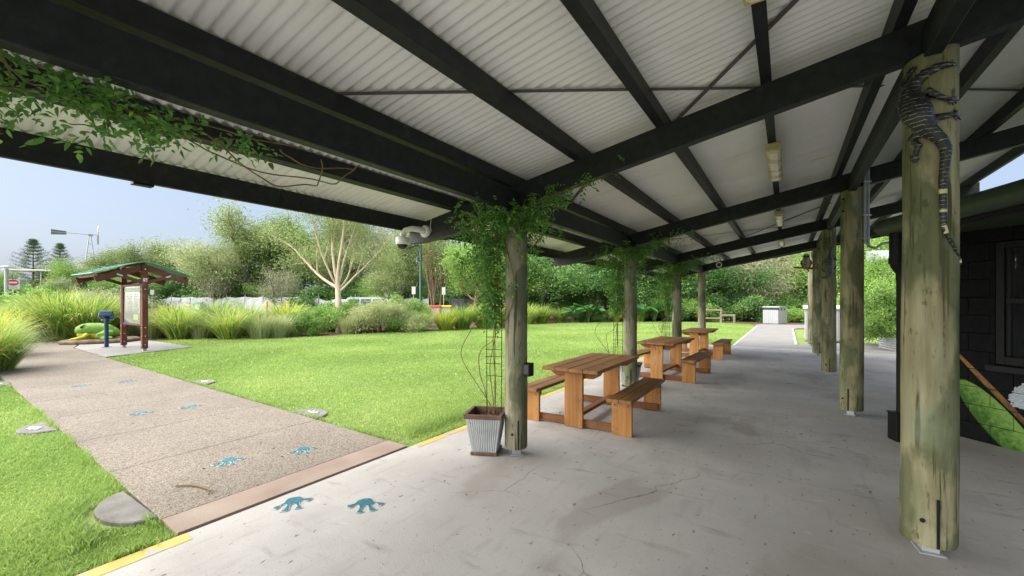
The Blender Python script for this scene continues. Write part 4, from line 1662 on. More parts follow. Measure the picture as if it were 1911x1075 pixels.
mb = MB()
wtube(mb, W1, [(352, 160), (335, 161), (300, 165), (265, 172), (235, 184), (205, 205), (180, 232), (172, 265), (180, 310), (193, 350), (203, 390), (214, 430), (232, 462), (258, 490), (282, 522), (299, 560), (300, 600)],
      [7, 12, 20, 25, 25, 32, 42, 52, 64, 74, 74, 62, 46, 36, 32, 29, 26])
limbs = [[(165, 240, 26), (136, 205, 19), (145, 170, 14), (168, 152, 11)], [(225, 270, 26), (268, 305, 19), (300, 322, 14), (326, 326, 12)],
         [(232, 440, 32), (268, 412, 25), (305, 405, 17), (342, 400, 13)], [(205, 468, 32), (172, 492, 26), (198, 528, 19), (180, 570, 14)]]
claws = [[(150, 128), (168, 122), (185, 130), (192, 145), (135, 142)], [(352, 310), (360, 326), (352, 345), (338, 355), (320, 352)],
         [(355, 372), (368, 392), (366, 412), (350, 425), (340, 368)], [(158, 588), (168, 604), (182, 606), (196, 594), (152, 570)]]
for lb, cl in zip(limbs, claws):
    wtube(mb, W1, [(x, y) for x, y, _ in lb], [q for _, _, q in lb], 8, 0.9)
    hx, hy, hr = lb[-1]
    for (x, y) in cl:
        wtube(mb, W1, [(hx, hy), ((hx + x) / 2, (hy + y) / 2 - 2), (x, y)], [hr * 0.7, 6.5, 4.5], 6, 1.1)
me = remeshed(mb, 0.0045, M['goanna'], 2)
part('body', me, t)
mb = MB()
wtube(mb, W1, [(299, 575), (296, 640), (290, 700), (290, 760), (293, 830), (294, 900), (298, 945), (312, 975), (332, 1010), (350, 1050), (362, 1085), (368, 1110)],
      [27, 23, 20, 18, 16, 14, 12, 10, 8.5, 7, 6, 3], 12, 0.9)
part('tail', mb.mesh('tail', M['goanna']), t)
for (a, b, ra) in (((290, 755), (290, 775), 20), ((293, 850), (293, 862), 17.5), ((296, 925), (306, 962), 13.5), ((361, 1078), (365, 1100), 7)):
    mb = MB()
    wtube(mb, W1, [a, b], [ra, ra - 1], 12, 0.85)
    part('tail_band', mb.mesh('tail_band', M['goanna_pale']), t)
mb = MB()
for ex in ((318, 152), (318, 172)):
    p_ = W1(gx(ex[0]), gz(ex[1]), 0.030)
    mb.lathe([(0.001, -0.004), (0.004, -0.002), (0.004, 0.002), (0.001, 0.004)], 8, tuple(p_))
part('eye', mb.mesh('eye', M['dome']), t)

# grey lizard head-down on the third inner post
t = thing('lizard_sculpture', 'dark grey lizard sculpture clinging head-down to the third thick post', 'sculpture', (3.14, 2 * BAY, 0))
W3 = Wrap(3.14, 2 * BAY, 0.131)


def l3(cx, cy, o=0.0):
    return W3((cx - 680) / 105, 1.6 + (562 - (440 + cy * 0.1116)) / 785 * 9.0, o)


K = 0.131 / 105
mb = MB()
bp = [(775, 40, 6), (745, 130, 9), (722, 200, 12), (700, 280, 18), (695, 350, 30), (695, 420, 52), (690, 490, 60), (690, 560, 56), (690, 620, 46), (672, 665, 36), (630, 690, 28), (590, 697, 22), (550, 694, 14), (505, 686, 7)]
mb.tube([l3(x, y, r_ * K * 0.7) for x, y, r_ in bp], [r_ * K for _, _, r_ in bp], 12)
for lb in ([(660, 600, 22), (612, 590, 16), (585, 545, 10), (560, 560, 6)], [(720, 590, 22), (760, 560, 15), (775, 500, 9)], [(655, 440, 22), (610, 430, 16), (590, 480, 10)], [(730, 430, 22), (765, 410, 16), (778, 360, 9)]):
    mb.tube([l3(x, y, r_ * K) for x, y, r_ in lb], [r_ * K for _, _, r_ in lb], 8)
part('body', remeshed(mb, 0.008, M['grey_lizard'], 2), t)

# owl on a branch stub at the fourth inner post
t = thing('owl_sculpture', 'pale owl sculpture perched on a branch stub at the fourth thick post', 'sculpture', (2.86, 3 * BAY - 0.10, 2.62))
mb = MB()
mb.lathe([(0.03, -0.02), (0.085, 0.03), (0.105, 0.10), (0.100, 0.17), (0.088, 0.22), (0.092, 0.27), (0.088, 0.32), (0.06, 0.365), (0.015, 0.38)], 18)
part('body', mb.mesh('body', surf('owl_feathers', [(0.35, (0.17, 0.14, 0.11)), (0.65, (0.46, 0.40, 0.31))], 18, (1, 1, 0.5), rough=0.8, bump=0.3)), t)
mb = MB()
for s in (-1, 1):
    mb.tube([(s * 0.085, 0.02, 0.20), (s * 0.108, 0.03, 0.10), (s * 0.07, 0.06, -0.03)], [0.03, 0.045, 0.015], 8)
part('wing', mb.mesh('wing', plain('owl_wing', (0.10, 0.085, 0.07), 0.8)), t)
mb = MB()
for s in (-1, 1):
    mb.tube([(s * 0.035, -0.075, 0.29), (s * 0.035, -0.092, 0.29)], [0.03, 0.022], 12)
part('eye', mb.mesh('eye', M['dome']), t)
mb = MB()
mb.tube([(0, -0.085, 0.27), (0, -0.105, 0.25), (0, -0.10, 0.235)], [0.012, 0.009, 0.003], 8)
part('beak', mb.mesh('beak', M['dome']), t)
mb = MB()
mb.tube([(-0.32, -0.18, -0.02), (-0.1, -0.06, -0.035), (0.08, 0.02, -0.05), (0.2, 0.08, -0.06)], [0.022, 0.028, 0.034, 0.04], 10)
mb.tube([(0.03, 0, -0.05), (0.06, 0.0, -0.16)], [0.03, 0.012], 8)
part('branch_stub', mb.mesh('branch_stub', plain('red_branch', (0.22, 0.095, 0.035), 0.8)), t)
# ------------------------------------------------------------------ information kiosk
KX1, KX2, KY = -14.89, -16.89, 1.125
t = thing('information_kiosk', 'brown timber information kiosk with curved green roof and sign board', 'kiosk', ((KX1 + KX2) / 2, KY, 0))
for s, nm in ((1, 'near'), (-1, 'far')):
    mb = MB()
    mb.box((s, 0, 1.42), (0.15, 0.15, 2.68), None, 0.006)
    p = mb.build('post', M['kiosk_z'], t)
    mb = MB()
    mb.box((s, 0, 0.04), (0.09, 0.09, 0.09), None, 0.003)
    mb.build('post_foot', M['galv_dull'], p)
    mb = MB()
    for z in (0.2, 0.48, 0.75, 1.98, 2.62):
        mb.tube([(s + 0.07, 0, z), (s + 0.083, 0, z)], 0.02, 10)
        mb.tube([(s, -0.07, z), (s, -0.083, z)], 0.02, 10)
    mb.build('bolt', M['galv'], p)
    for d in (-1, 1):
        mb = MB()
        mb.bar((s, d * 0.08, 2.66), (s, d * 1.16, 2.26), 0.06, 0.19, 0.004)
        mb.build('rafter', M['kiosk_y'], t)
        mb = MB()
        mb.bar((s + 0.02, d * 0.075, 2.20), (s + 0.02, d * 0.66, 2.42), 0.05, 0.10, 0.004)
        b = mb.build('brace', M['kiosk_y'], t)
        mb = MB()
        mb.bar((s + 0.05, d * 0.54, 2.385), (s + 0.05, d * 0.68, 2.435), 0.012, 0.05)
        mb.build('bracket', M['galv'], b)
mb = MB()
mb.box((1.081, 0, 2.28), (0.012, 0.10, 0.10), None, 0.002)
pl_ = mb.build('number_plate', M['white_plastic'], t)
mb = MB()
mb.box((1.089, 0.012, 2.27), (0.006, 0.035, 0.03))
mb.box((1.089, -0.012, 2.285), (0.006, 0.02, 0.03))
mb.build('plate_symbol', M['slot'], pl_)
for d in (-1, 1):
    mb = MB()
    mb.bar((-1.10, d * 1.10, 2.385), (1.10, d * 1.10, 2.385), 0.05, 0.09, 0.004)
    mb.build('purlin', M['kiosk_x'], t)
mb = MB()
mb.bar((-1.10, 0, 2.80), (1.10, 0, 2.80), 0.05, 0.06, 0.004)
mb.build('ridge', M['kiosk_x'], t)
mb = MB()
N = 90
vs, fs = [], []
for i in range(N + 1):
    f = i / N * 2 - 1
    a = abs(f)
    y = 1.25 * f
    # bent sheet: curved over the ridge, straight below
    z = 2.86 - 0.47 * (a - 0.13 * (1 - math.exp(-a / 0.13)))
    for x in (-1.17, 1.17):
        for dz in (0, -0.02):
            vs.append((x, y, z + dz))
for i in range(N):
    b = i * 4
    c = b + 4
    fs += [(b, c, c + 2, b + 2), (b + 1, b + 3, c + 3, c + 1), (b, b + 1, c + 1, c), (b + 2, c + 2, c + 3, b + 3)]
fs += [(0, 2, 3, 1), (N * 4, N * 4 + 1, N * 4 + 3, N * 4 + 2)]
mb.add(vs, fs)
mb.build('roof_sheet', M['green_roof'], t)
mb = MB()
for x in np.arange(-1.12, 1.15, 0.152):
    for d in (-1, 1):
        mb.bar((x, d * 0.30, 2.862 - 0.47 * (0.30 / 1.25 - 0.11)), (x, d * 1.24, 2.866 - 0.47 * (0.993 - 0.13)), 0.02, 0.02)
mb.build('roof_rib', M['green_roof'], t)
mb = MB()
for x0, x1, z0, z1 in ((-0.92, -0.86, 0.86, 2.16), (0.80, 0.86, 0.86, 2.16), (-0.86, 0.80, 2.09, 2.16), (-0.92, 0.92, 0.80, 0.86)):
    mb.span((x0, -0.06, z0), (x1, 0.05, z1), 0.004)
fr = mb.build('sign_frame', M['kiosk_x'], t)
mb = MB()
mb.span((-0.86, -0.025, 0.86), (0.80, 0.02, 2.09))
bd = mb.build('sign_board', surf('sign_print', [(0.35, (0.20, 0.23, 0.18)), (0.65, (0.30, 0.32, 0.27))], 1.2, rough=0.25, bump=0, spec=0.5), t)
mb = MB()
mb.span((-0.82, -0.031, 1.90), (0.76, -0.026, 2.05))
mb.build('sign_header', plain('sign_green', (0.16, 0.24, 0.11), 0.4), bd)
mb = MB()
rg = random.Random(3)
for k in range(14):
    z = 1.80 - 0.055 * k
    mb.span((-0.62, -0.030, z), (-0.62 + rg.uniform(0.45, 0.62), -0.026, z + 0.022))
    mb.span((0.12, -0.030, z), (0.12 + rg.uniform(0.25, 0.5), -0.026, z + 0.018))
mb.build('sign_text', plain('sign_ink', (0.17, 0.20, 0.16), 0.5), bd)
mb = MB()
mb.span((0.1, -0.031, 0.98), (0.55, -0.026, 1.16))
mb.build('sign_panel', plain('sign_lime', (0.30, 0.44, 0.12), 0.4), bd)
mb = MB()
mb.prism([(-0.86, 0.862), (-0.30, 0.862), (-0.55, 0.93), (-0.86, 0.99)], 'y', -0.031, -0.026)
mb.build('sign_panel', plain('sign_blue', (0.05, 0.10, 0.22), 0.4), bd)

# blue interpretive post
t = thing('blue_post_sign', 'blue curved post with angled sign box in front of the frog', 'sign', (-17.40, 0.80, 0), R(-25))
M['blue'] = plain('blue_paint', (0.014, 0.048, 0.125), 0.4)
mb = MB()
mb.tube([(0, 0, 0), (0, 0, 0.5), (0.01, 0, 0.8), (0.04, 0.02, 1.02)], [0.062, 0.06, 0.06, 0.065], 14)
mb.lathe([(0.14, 0.0), (0.14, 0.012)], 16)
mb.build('post', M['blue'], t)
rot = Matrix.Rotation(R(-28), 3, 'Y')
mb = MB()
mb.box((0.0, 0.0, 1.12), (0.27, 0.36, 0.20), rot, 0.02)
hd = mb.build('sign_box', M['blue'], t)
mb = MB()
c = Vector((0, 0, 1.12)) + rot @ Vector((-0.142, 0, 0.0))
mb.box(c, (0.015, 0.34, 0.26), rot, 0.02)
mb.build('sign_face', surf('pale_picture', [(0.4, (0.30, 0.42, 0.45)), (0.6, (0.62, 0.68, 0.66))], 9, rough=0.3, bump=0), hd)

# tree frog sculpture on a round slab
fx, fy = -19.95, 1.30
t = thing('rock_slab', 'low brown oval stone slab under the frog sculpture', 'slab', (fx, fy, 0))
mb = MB()
rg = random.Random(2)
prof = [(1.0, 0.0), (1.05, 0.05), (1.04, 0.11), (0.96, 0.15), (0.5, 0.155)]
vs, fs = [], []
n = 36
for r_, z in prof:
    for k in range(n):
        a = 2 * math.pi * k / n
        q = r_ * (1 + 0.05 * math.sin(3 * a + 1) + 0.03 * math.sin(7 * a) + rg.uniform(-.015, .015))
        vs.append((0.85 * q * math.cos(a), 1.12 * q * math.sin(a), z))
for i in range(len(prof) - 1):
    for k in range(n):
        fs.append((i * n + k, i * n + (k + 1) % n, (i + 1) * n + (k + 1) % n, (i + 1) * n + k))
mb.add(vs, fs, True)
mb.add(vs[-n:], [tuple(range(n))])
mb.build('slab_stone', surf('brown_stone', [(0.3, (0.11, 0.075, 0.05)), (0.7, (0.24, 0.18, 0.125))], 5, rough=0.95, bump=0.6), t)
t = thing('frog_sculpture', 'large green tree frog sculpture with yellow belly on a stone slab', 'sculpture', (fx + 0.1, fy - 0.15, 0.15), R(68))
M['frog'] = surf('frog_green', [(0.3, (0.10, 0.22, 0.025)), (0.7, (0.20, 0.35, 0.05))], 4, rough=0.35, bump=0.1)
M['frog_belly'] = surf('frog_yellow', [(0.3, (0.36, 0.36, 0.03)), (0.7, (0.55, 0.50, 0.06))], 5, rough=0.4, bump=0.1)
# local +x is the tail end, head at -x
mb = MB()
mb.tube([(-0.66, 0, 0.30), (-0.60, 0, 0.33), (-0.45, 0, 0.36), (-0.25, 0, 0.36), (0.0, 0, 0.34), (0.25, 0, 0.30), (0.48, 0, 0.22), (0.62, 0, 0.16)], [0.05, 0.15, 0.23, 0.26, 0.27, 0.25, 0.17, 0.05], 18)
for s in (-1, 1):
    mb.tube([(0.42, s * 0.20, 0.20), (0.20, s * 0.34, 0.20), (-0.02, s * 0.40, 0.14)], [0.12, 0.13, 0.07], 10)
    mb.tube([(-0.02, s * 0.40, 0.10), (0.25, s * 0.44, 0.06), (0.45, s * 0.46, 0.05)], [0.07, 0.07, 0.05], 10)
    mb.tube([(0.45, s * 0.46, 0.04), (0.25, s * 0.52, 0.03), (0.10, s * 0.56, 0.025)], [0.05, 0.045, 0.03], 8)
    mb.tube([(-0.46, s * 0.15, 0.50), (-0.40, s * 0.16, 0.53), (-0.34, s * 0.15, 0.50)], [0.03, 0.07, 0.03], 10)
part('body', remeshed(mb, 0.022, M['frog'], 4), t)
mb = MB()
mb.tube([(-0.60, 0, 0.22), (-0.42, 0, 0.19), (-0.2, 0, 0.17), (0.1, 0, 0.15), (0.35, 0, 0.14)], [0.10, 0.20, 0.23, 0.24, 0.14], 16)
for s in (-1, 1):
    mb.tube([(-0.28, s * 0.22, 0.20), (-0.36, s * 0.30, 0.10), (-0.56, s * 0.34, 0.045), (-0.70, s * 0.30, 0.03)], [0.10, 0.075, 0.055, 0.04], 10)
    for k in range(4):
        mb.tube([(-0.66, s * 0.31, 0.03), (-0.78 + 0.04 * abs(k - 1.5), s * (0.20 + 0.07 * k), 0.02)], [0.03, 0.022], 6)
part('belly', remeshed(mb, 0.022, M['frog_belly'], 3), t)
mb = MB()
for s in (-1, 1):
    mb.lathe([(0.002, -0.055), (0.04, -0.04), (0.055, 0), (0.04, 0.04), (0.002, 0.055)], 14, (-0.445, s * 0.195, 0.475))
part('eye', mb.mesh('eye', plain('frog_eye', (0.035, 0.016, 0.01), 0.12)), t)
mb = MB()
for s in (-1, 1):
    mb.tube([(-0.66, s * 0.06, 0.27), (-0.55, s * 0.20, 0.275), (-0.38, s * 0.262, 0.28), (-0.24, s * 0.275, 0.26)], [0.012] * 4, 6)
part('mouth', mb.mesh('mouth', plain('frog_mouth', (0.05, 0.09, 0.02), 0.5)), t)

# ------------------------------------------------------------------ far street furniture
# windmill, wheel seen edge-on
p = at(168, 70)
t = thing('windmill', 'steel windmill with edge-on wheel and grey tail vane above the trees', 'windmill', (p.x, p.y, 0), YAW + R(43))
hz = hgt(438, 70)
mb = MB()
for s in (-1, 1):
    for q in (-1, 1):
        mb.bar((s * 1.3, q * 1.3, 0), (s * 0.12, q * 0.12, hz - 0.3), 0.08, 0.08)
    for z in np.arange(1.5, hz - 1, 1.6):
        f = 1.3 - 1.18 * z / (hz - 0.3)
        mb.bar((s * f, -f, z), (s * f, f, z), 0.04, 0.04)
        mb.bar((-f, s * f, z), (f, s * f, z), 0.04, 0.04)
mb.build('tower', M['galv_dull'], t)
mb = MB()
mb.bar((-4.4, 0, hz), (0.9, 0, hz), 0.07, 0.07)
mb.box((0.05, 0, hz - 0.05), (0.6, 0.35, 0.4), None, 0.03)
mb.build('tail_arm', M['galv_dull'], t)
mb = MB()
mb.prism([(-4.4, hz + 0.42), (-2.7, hz + 0.28), (-2.7, hz - 0.28), (-4.4, hz - 0.42)], 'y', -0.02, 0.02)
vn = mb.build('tail_vane', plain('grey_vane', (0.13, 0.155, 0.15), 0.5), t)
mb = MB()
mb.prism([(-4.35, hz + 0.06), (-2.75, hz + 0.05), (-2.75, hz - 0.05), (-4.35, hz - 0.06)], 'y', -0.026, 0.026)
mb.build('vane_stripe', M['galv'], vn)
bl = MB()
c, s = math.cos(R(28)), math.sin(R(28))
bl.add([(0.10 * -s, 0.08, 0.4), (0.10 * s, -0.08, 0.4), (0.16 * s, -0.20, 1.55), (-0.16 * s, 0.20, 1.55)], [(0, 1, 2, 3)])
bl.add([(0.10 * -s + .012, 0.08, 0.4), (0.10 * s + .012, -0.08, 0.4), (0.16 * s + .012, -0.20, 1.55), (-0.16 * s + .012, 0.20, 1.55)], [(3, 2, 1, 0)])
bme_ = bl.mesh('blade', M['galv'])
for k in range(18):
    o = part('blade', bme_, t, (0.95, 0, hz))
    o.rotation_euler = (2 * math.pi * k / 18, 0, 0)
mb = MB()
for r_ in (0.5, 1.3):
    mb.tube([(0.95, r_ * math.cos(a), hz + r_ * math.sin(a)) for a in [2 * math.pi * k / 28 for k in range(29)]], 0.025, 5, cap=False)
mb.build('wheel_rim', M['galv'], t)

# solar lamp post
p = at(785, 38)
t = thing('solar_lamp_post', 'tall green lamp post with solar panel and hanging lamp behind the shrubs', 'lamp post', (p.x, p.y, 0), YAW)
M['post_green'] = plain('green_pole_paint', (0.035, 0.10, 0.085), 0.45)
mb = MB()
mb.lathe([(0.17, 0), (0.17, 0.4), (0.12, 0.5), (0.11, 5.5), (0.085, 7.0)], 14)
mb.build('pole', M['post_green'], t)
mb = MB()
mb.box((-0.62, 0, hgt(460, 38)), (0.95, 0.7, 0.05), Matrix.Rotation(R(-16), 3, 'Y'), 0.01)
mb.bar((-0.2, 0, hgt(457, 38)), (-0.05, 0, hgt(466, 38)), 0.06, 0.06)
mb.build('solar_panel', plain('panel_blue', (0.03, 0.045, 0.07), 0.25), t)
mb = MB()
lz = hgt(485, 38)
mb.tube([(0, 0, lz + 0.9), (-0.25, 0, lz + 0.85), (-0.32, 0, lz + 0.3)], 0.025, 8)
mb.lathe([(0.04, 0.32), (0.07, 0.12), (0.28, -0.02), (0.26, -0.05)], 16, (-0.32, 0, lz))
mb.build('lamp_shade', M['post_green'], t)
mb = MB()
mb.lathe([(0.10, -0.05), (0.12, -0.12), (0.05, -0.2)], 12, (-0.32, 0, lz))
mb.build('lamp_glass', M['white_plastic'], t)

# grey pole with disc light, far left
p = at(12, 36)
t = thing('bollard_light', 'tall pale grey pole light with flat disc cap at the far left', 'light', (p.x, p.y, 0))
mb = MB()
mb.lathe([(0.13, 0), (0.13, hgt(501, 36))], 16)
mb.build('pole', plain('pale_pole', (0.42, 0.44, 0.41), 0.6), t)
mb = MB()
z = hgt(498, 36)
mb.lathe([(0.10, z - 0.08), (0.36, z - 0.02), (0.36, z + 0.04), (0.06, z + 0.10)], 20)
mb.build('disc_cap', M['white_plastic'], t)


def sign(label, px, dep, y0, y1, w, post_to, name='sign_post', red=False):
    p = at(px, dep)
    t = thing(name, label, 'sign', (p.x, p.y, 0), YAW + math.atan((px - 955.5) / 785) * -1)
    z0, z1 = hgt(y1, dep), hgt(y0, dep)
    mb = MB()
    mb.lathe([(0.03, 0), (0.03, z1 if not red else z0)], 8)
    mb.build('post', M['galv'], t)
    mb = MB()
    mb.box((0, -0.045, (z0 + z1) / 2), (w, 0.02, z1 - z0), None, 0.004)
    b = mb.build('board', M['white_plastic'], t)
    if red:
        mb = MB()
        cz = z1 - (z1 - z0) * 0.33
        mb.tube([(0, -0.056, cz), (0, -0.062, cz)], (z1 - z0) * 0.29, 28)
        mb.v = [(x * 1.25, y, z) for x, y, z in mb.v]
        r_ = mb.build('red_disc', plain('sign_red', (0.55, 0.045, 0.05), 0.4), b)
        mb = MB()
        mb.box((0, -0.066, cz), (w * 0.62, 0.006, 0.15))
        mb.build('white_bar', M['white_plastic'], r_)
        mb = MB()
        for k in range(3):
            mb.box((0, -0.058, z0 + 0.10 + 0.11 * k), (w * (0.7 - 0.1 * k), 0.004, 0.035))
        mb.build('small_print', plain('sign_grey', (0.25, 0.3, 0.4), 0.5), b)


sign('white warning sign with red disc and white bar beside the far left pole', 24.5, 40, 521, 540, 0.82, 0, 'road_sign', True)
sign('small white sign on a thin pole left of the solar lamp post', 772, 37, 535, 549, 0.32, 0)
sign('small white sign on a thin pole right of the solar lamp post', 828, 37, 536, 550, 0.30, 0)
sign('tiny white sign on a pole at the left end of the mesh fence', 284, 46, 541, 550, 0.34, 0)

for px, dep, lab in ((498, 30, 'orange bollard standing left of the yellow grass clump'), (537, 31, 'orange bollard half hidden behind the yellow grass clump')):
    p = at(px, dep)
    t = thing('bollard', lab, 'bollard', (p.x, p.y, 0), 0, 'orange bollards beyond the lawn')
    mb = MB()
    mb.lathe([(0.085, -0.05), (0.085, 1.5), (0.075, 1.56), (0.03, 1.60)], 16)
    mb.build('body', plain('orange_paint', (0.72, 0.27, 0.02), 0.45), t)
    mb = MB()
    mb.lathe([(0.088, 1.30), (0.088, 1.38)], 16, cap=False)
    mb.build('reflective_band', plain('pale_orange', (0.75, 0.45, 0.12), 0.35), t)

# white mesh fence
t = thing('mesh_fence', 'sagging white mesh site fence running across below the far trees', 'fence', tuple(at(480, 48)))
org = t.location
M['mesh'] = surf('white_mesh_cloth', [(0.3, (0.42, 0.435, 0.45)), (0.7, (0.56, 0.575, 0.585))], 1.6, (1, 1, 2), rough=0.85, bump=0.5, bscale=3, bdist=0.08)
rg = random.Random(12)
NP = 15
pp = [at(286 + (800 - 286) * k / NP, 50 - 7.5 * k / NP) for k in range(NP + 1)]
for k in range(NP):
    a, b = pp[k], pp[k + 1]
    d = (b - a).normalized()
    nrm = Vector((-d.y, d.x, 0))
    za = rg.uniform(1.75, 2.15)
    nu, nv = 14, 6
    vs, fs = [], []
    ph = rg.uniform(0, 6)
    for i in range(nu + 1):
        f = i / nu
        base = a.lerp(b, f)
        top = (2.1 if k < 8 else 1.9) - 0.34 * math.sin(math.pi * f) * rg.uniform(.6, 1.0) * (0.4 + 0.6 * ((k * 7) % 3 == 0))
        for j in range(nv + 1):
            g = j / nv
            z = 0.12 + (top - 0.12) * g
            o = 0.05 * math.sin(5 * f + 2 * g + ph) * (0.3 + g) + 0.02 * math.sin(11 * f - 5 * g + ph) + rg.uniform(-.015, .015)
            vs.append(base + nrm * o + Vector((0, 0, z)) - org)
    for i in range(nu):
        for j in range(nv):
            fs.append((i * (nv + 1) + j, (i + 1) * (nv + 1) + j, (i + 1) * (nv + 1) + j + 1, i * (nv + 1) + j + 1))
    mb = MB()
    mb.add(vs, fs, True)
    mb.build('mesh_panel', M['mesh'], t)
for k in range(NP + 1):
    mb = MB()
    q = pp[k] - org
    mb.tube([(q.x, q.y, -0.05), (q.x, q.y, 2.35)], 0.03, 8)
    mb.build('fence_post', M['galv_dull'], t)
# green notice on the fence
p = at(367, 48.2)
t = thing('green_notice', 'green and white notice board hung on the white mesh fence', 'sign', (p.x, p.y, 0), YAW * 0.2 + R(20))
mb = MB()
mb.box((0, 0, 0.92), (1.05, 0.03, 0.85), None, 0.004)
mb.box((-0.4, 0.05, 0.45), (0.05, 0.05, 0.95))
mb.box((0.4, 0.05, 0.45), (0.05, 0.05, 0.95))
b = mb.build('board', plain('notice_green', (0.12, 0.36, 0.13), 0.5), t)
mb = MB()
mb.box((0.14, -0.02, 0.92), (0.62, 0.012, 0.6))
mb.build('panel', plain('notice_pale', (0.50, 0.60, 0.50), 0.5), b)

# white station wagon behind the shrubs
p = at(700, 35.5)
t = thing('parked_car', 'white four-wheel-drive parked behind the shrubs, right of the pale gum', 'car', (p.x, p.y, 0), YAW + R(6))
M['car'] = plain('white_car_paint', (0.46, 0.48, 0.50), 0.25, var=0.03)
side = [(-2.3, 0.45), (-2.32, 1.0), (-2.22, 1.12), (-2.12, 1.85), (-1.9, 1.93), (0.35, 1.93), (0.6, 1.86), (1.15, 1.18), (2.15, 1.08), (2.3, 0.95), (2.34, 0.45)]
mb = MB()
bm = bmesh.new()
v0 = [bm.verts.new((x, -0.9, z)) for x, z in side]
f = bm.faces.new(v0)
ex = bmesh.ops.extrude_face_region(bm, geom=[f])
for v in ex['geom']:
    if isinstance(v, bmesh.types.BMVert):
        v.co.y = 0.9
for v in bm.verts:
    if v.co.z > 1.3:
        v.co.y *= 0.86
bmesh.ops.bevel(bm, geom=list(bm.edges), offset=0.05, segments=2, affect='EDGES')
bmesh.ops.recalc_face_normals(bm, faces=bm.faces)
me = bpy.data.meshes.new('body')
bm.to_mesh(me)
bm.free()
me.materials.append(M['car'])
part('body', me, t)
M['car_glass'] = surf('car_glass', [(0.3, (0.05, 0.07, 0.08)), (0.7, (0.10, 0.13, 0.15))], 2, rough=0.06, spec=0.7, bump=0)
for x0, x1 in ((-1.95, -1.1), (-1.0, -0.15), (-0.05, 0.55)):
    for s in (-1, 1):
        mb = MB()
        vs = [(x0, s * 0.915, 1.27), (x1 + (0.28 if x1 > 0.5 else 0), s * 0.915, 1.27), (x1, s * 0.80, 1.78), (x0 + 0.05, s * 0.80, 1.78)]
        mb.add(vs + [(x, y * 0.985, z) for x, y, z in vs], [(0, 1, 2, 3), (7, 6, 5, 4), (0, 4, 5, 1), (1, 5, 6, 2), (2, 6, 7, 3), (3, 7, 4, 0)])
        mb.build('side_window', M['car_glass'], t)
mb = MB()
mb.add([(0.66, -0.74, 1.80), (0.66, 0.74, 1.80), (1.13, 0.80, 1.24), (1.13, -0.80, 1.24), (0.62, -0.74, 1.80), (0.62, 0.74, 1.80), (1.09, 0.80, 1.24), (1.09, -0.80, 1.24)], [(0, 1, 2, 3), (7, 6, 5, 4)])
mb.build('windscreen', M['car_glass'], t)
for x in (-1.42, 1.45):
    for s in (-1, 1):
        mb = MB()
        mb.tube([(x, s * 0.68, 0.37), (x, s * 0.72, 0.37), (x, s * 0.90, 0.37), (x, s * 0.93, 0.37)], [0.33, 0.37, 0.37, 0.31], 22)
        wh = mb.build('wheel', M['slot'], t)
        mb = MB()
        mb.tube([(x, s * 0.90, 0.37), (x, s * 0.945, 0.37)], [0.24, 0.2], 16)
        mb.build('rim', M['galv'], wh)
for s in (-1, 1):
    mb = MB()
    mb.box((2.28, s * 0.68, 0.92), (0.10, 0.30, 0.16), None, 0.03)
    mb.build('headlight', M['diffuser'], t)
    mb = MB()
    mb.box((0.72, s * 1.0, 1.30), (0.10, 0.20, 0.15), None, 0.03)
    mb.build('mirror', M['car'], t)

# wheelie-bin shelter: red and yellow lids
for k, (px, dep, colr, lab) in enumerate(((812, 33, (0.45, 0.05, 0.05), 'wheelie bin with dull red lid left of the yellow-lidded bin'), (829, 33.3, (0.62, 0.42, 0.03), 'wheelie bin with yellow lid beside the black slatted enclosure'))):
    p = at(px, dep)
    t = thing('wheelie_bin', lab, 'bin', (p.x, p.y, 0), YAW, 'wheelie bins beyond the shrubs')
    mb = MB()
    wt = 0.42 if k == 0 else 0.55
    vs = [(-wt * .8, -.28, 0.05), (wt * .8, -.28, 0.05), (wt * .8, .28, 0.05), (-wt * .8, .28, 0.05), (-wt, -.36, 1.12), (wt, -.36, 1.12), (wt, .36, 1.12), (-wt, .36, 1.12)]
    mb.add(vs, [(3, 2, 1, 0), (4, 5, 6, 7), (0, 1, 5, 4), (1, 2, 6, 5), (2, 3, 7, 6), (3, 0, 4, 7)])
    mb.build('body', plain('bin_pale', (0.50, 0.52, 0.50), 0.6) if k else plain('bin_pink', (0.55, 0.36, 0.38), 0.6), t)
    mb = MB()
    mb.prism([(-0.42, 1.12), (-0.42, 1.20), (-0.1, 1.27), (0.38, 1.24), (0.38, 1.12)], 'x', -wt - 0.05, wt + 0.05)
    mb.build('lid', plain('lid_%d' % k, colr, 0.5), t)
    mb = MB()
    for s in (-1, 1):
        mb.tube([(s * wt * .8, .3, 0.1), (s * (wt * .8 + .06), .3, 0.1)], 0.10, 12)
    mb.build('wheel', M['slot'], t)

# black slatted enclosure
p = at(868, 39)
t = thing('slatted_enclosure', 'dark grey slatted box enclosure behind the grass, right of the bins', 'enclosure', (p.x, p.y, 0), YAW + R(-8))
hh = hgt(557, 39)
M['charcoal'] = plain('charcoal_slat', (0.055, 0.06, 0.07), 0.55)
M['charcoal_dark'] = plain('charcoal_panel', (0.018, 0.02, 0.024), 0.6)
mb = MB()
mb.span((-1.45, 0.10, 0), (1.45, 1.6, hh - 0.05))
mb.build('core', M['charcoal_dark'], t)
sl_me = MB().box((0, 0, 0), (1.30, 0.03, 0.085), None, 0.004).mesh('slat', M['charcoal'])
sl_me2 = MB().box((0, 0, 0), (1.48, 0.03, 0.085), None, 0.004).mesh('slat', M['charcoal_dark'])
for k in range(int(hh / 0.105)):
    part('slat', sl_me, t, (-0.78, 0.07, 0.07 + 0.105 * k))
    part('slat', sl_me2, t, (0.70, 0.05, 0.07 + 0.105 * k))
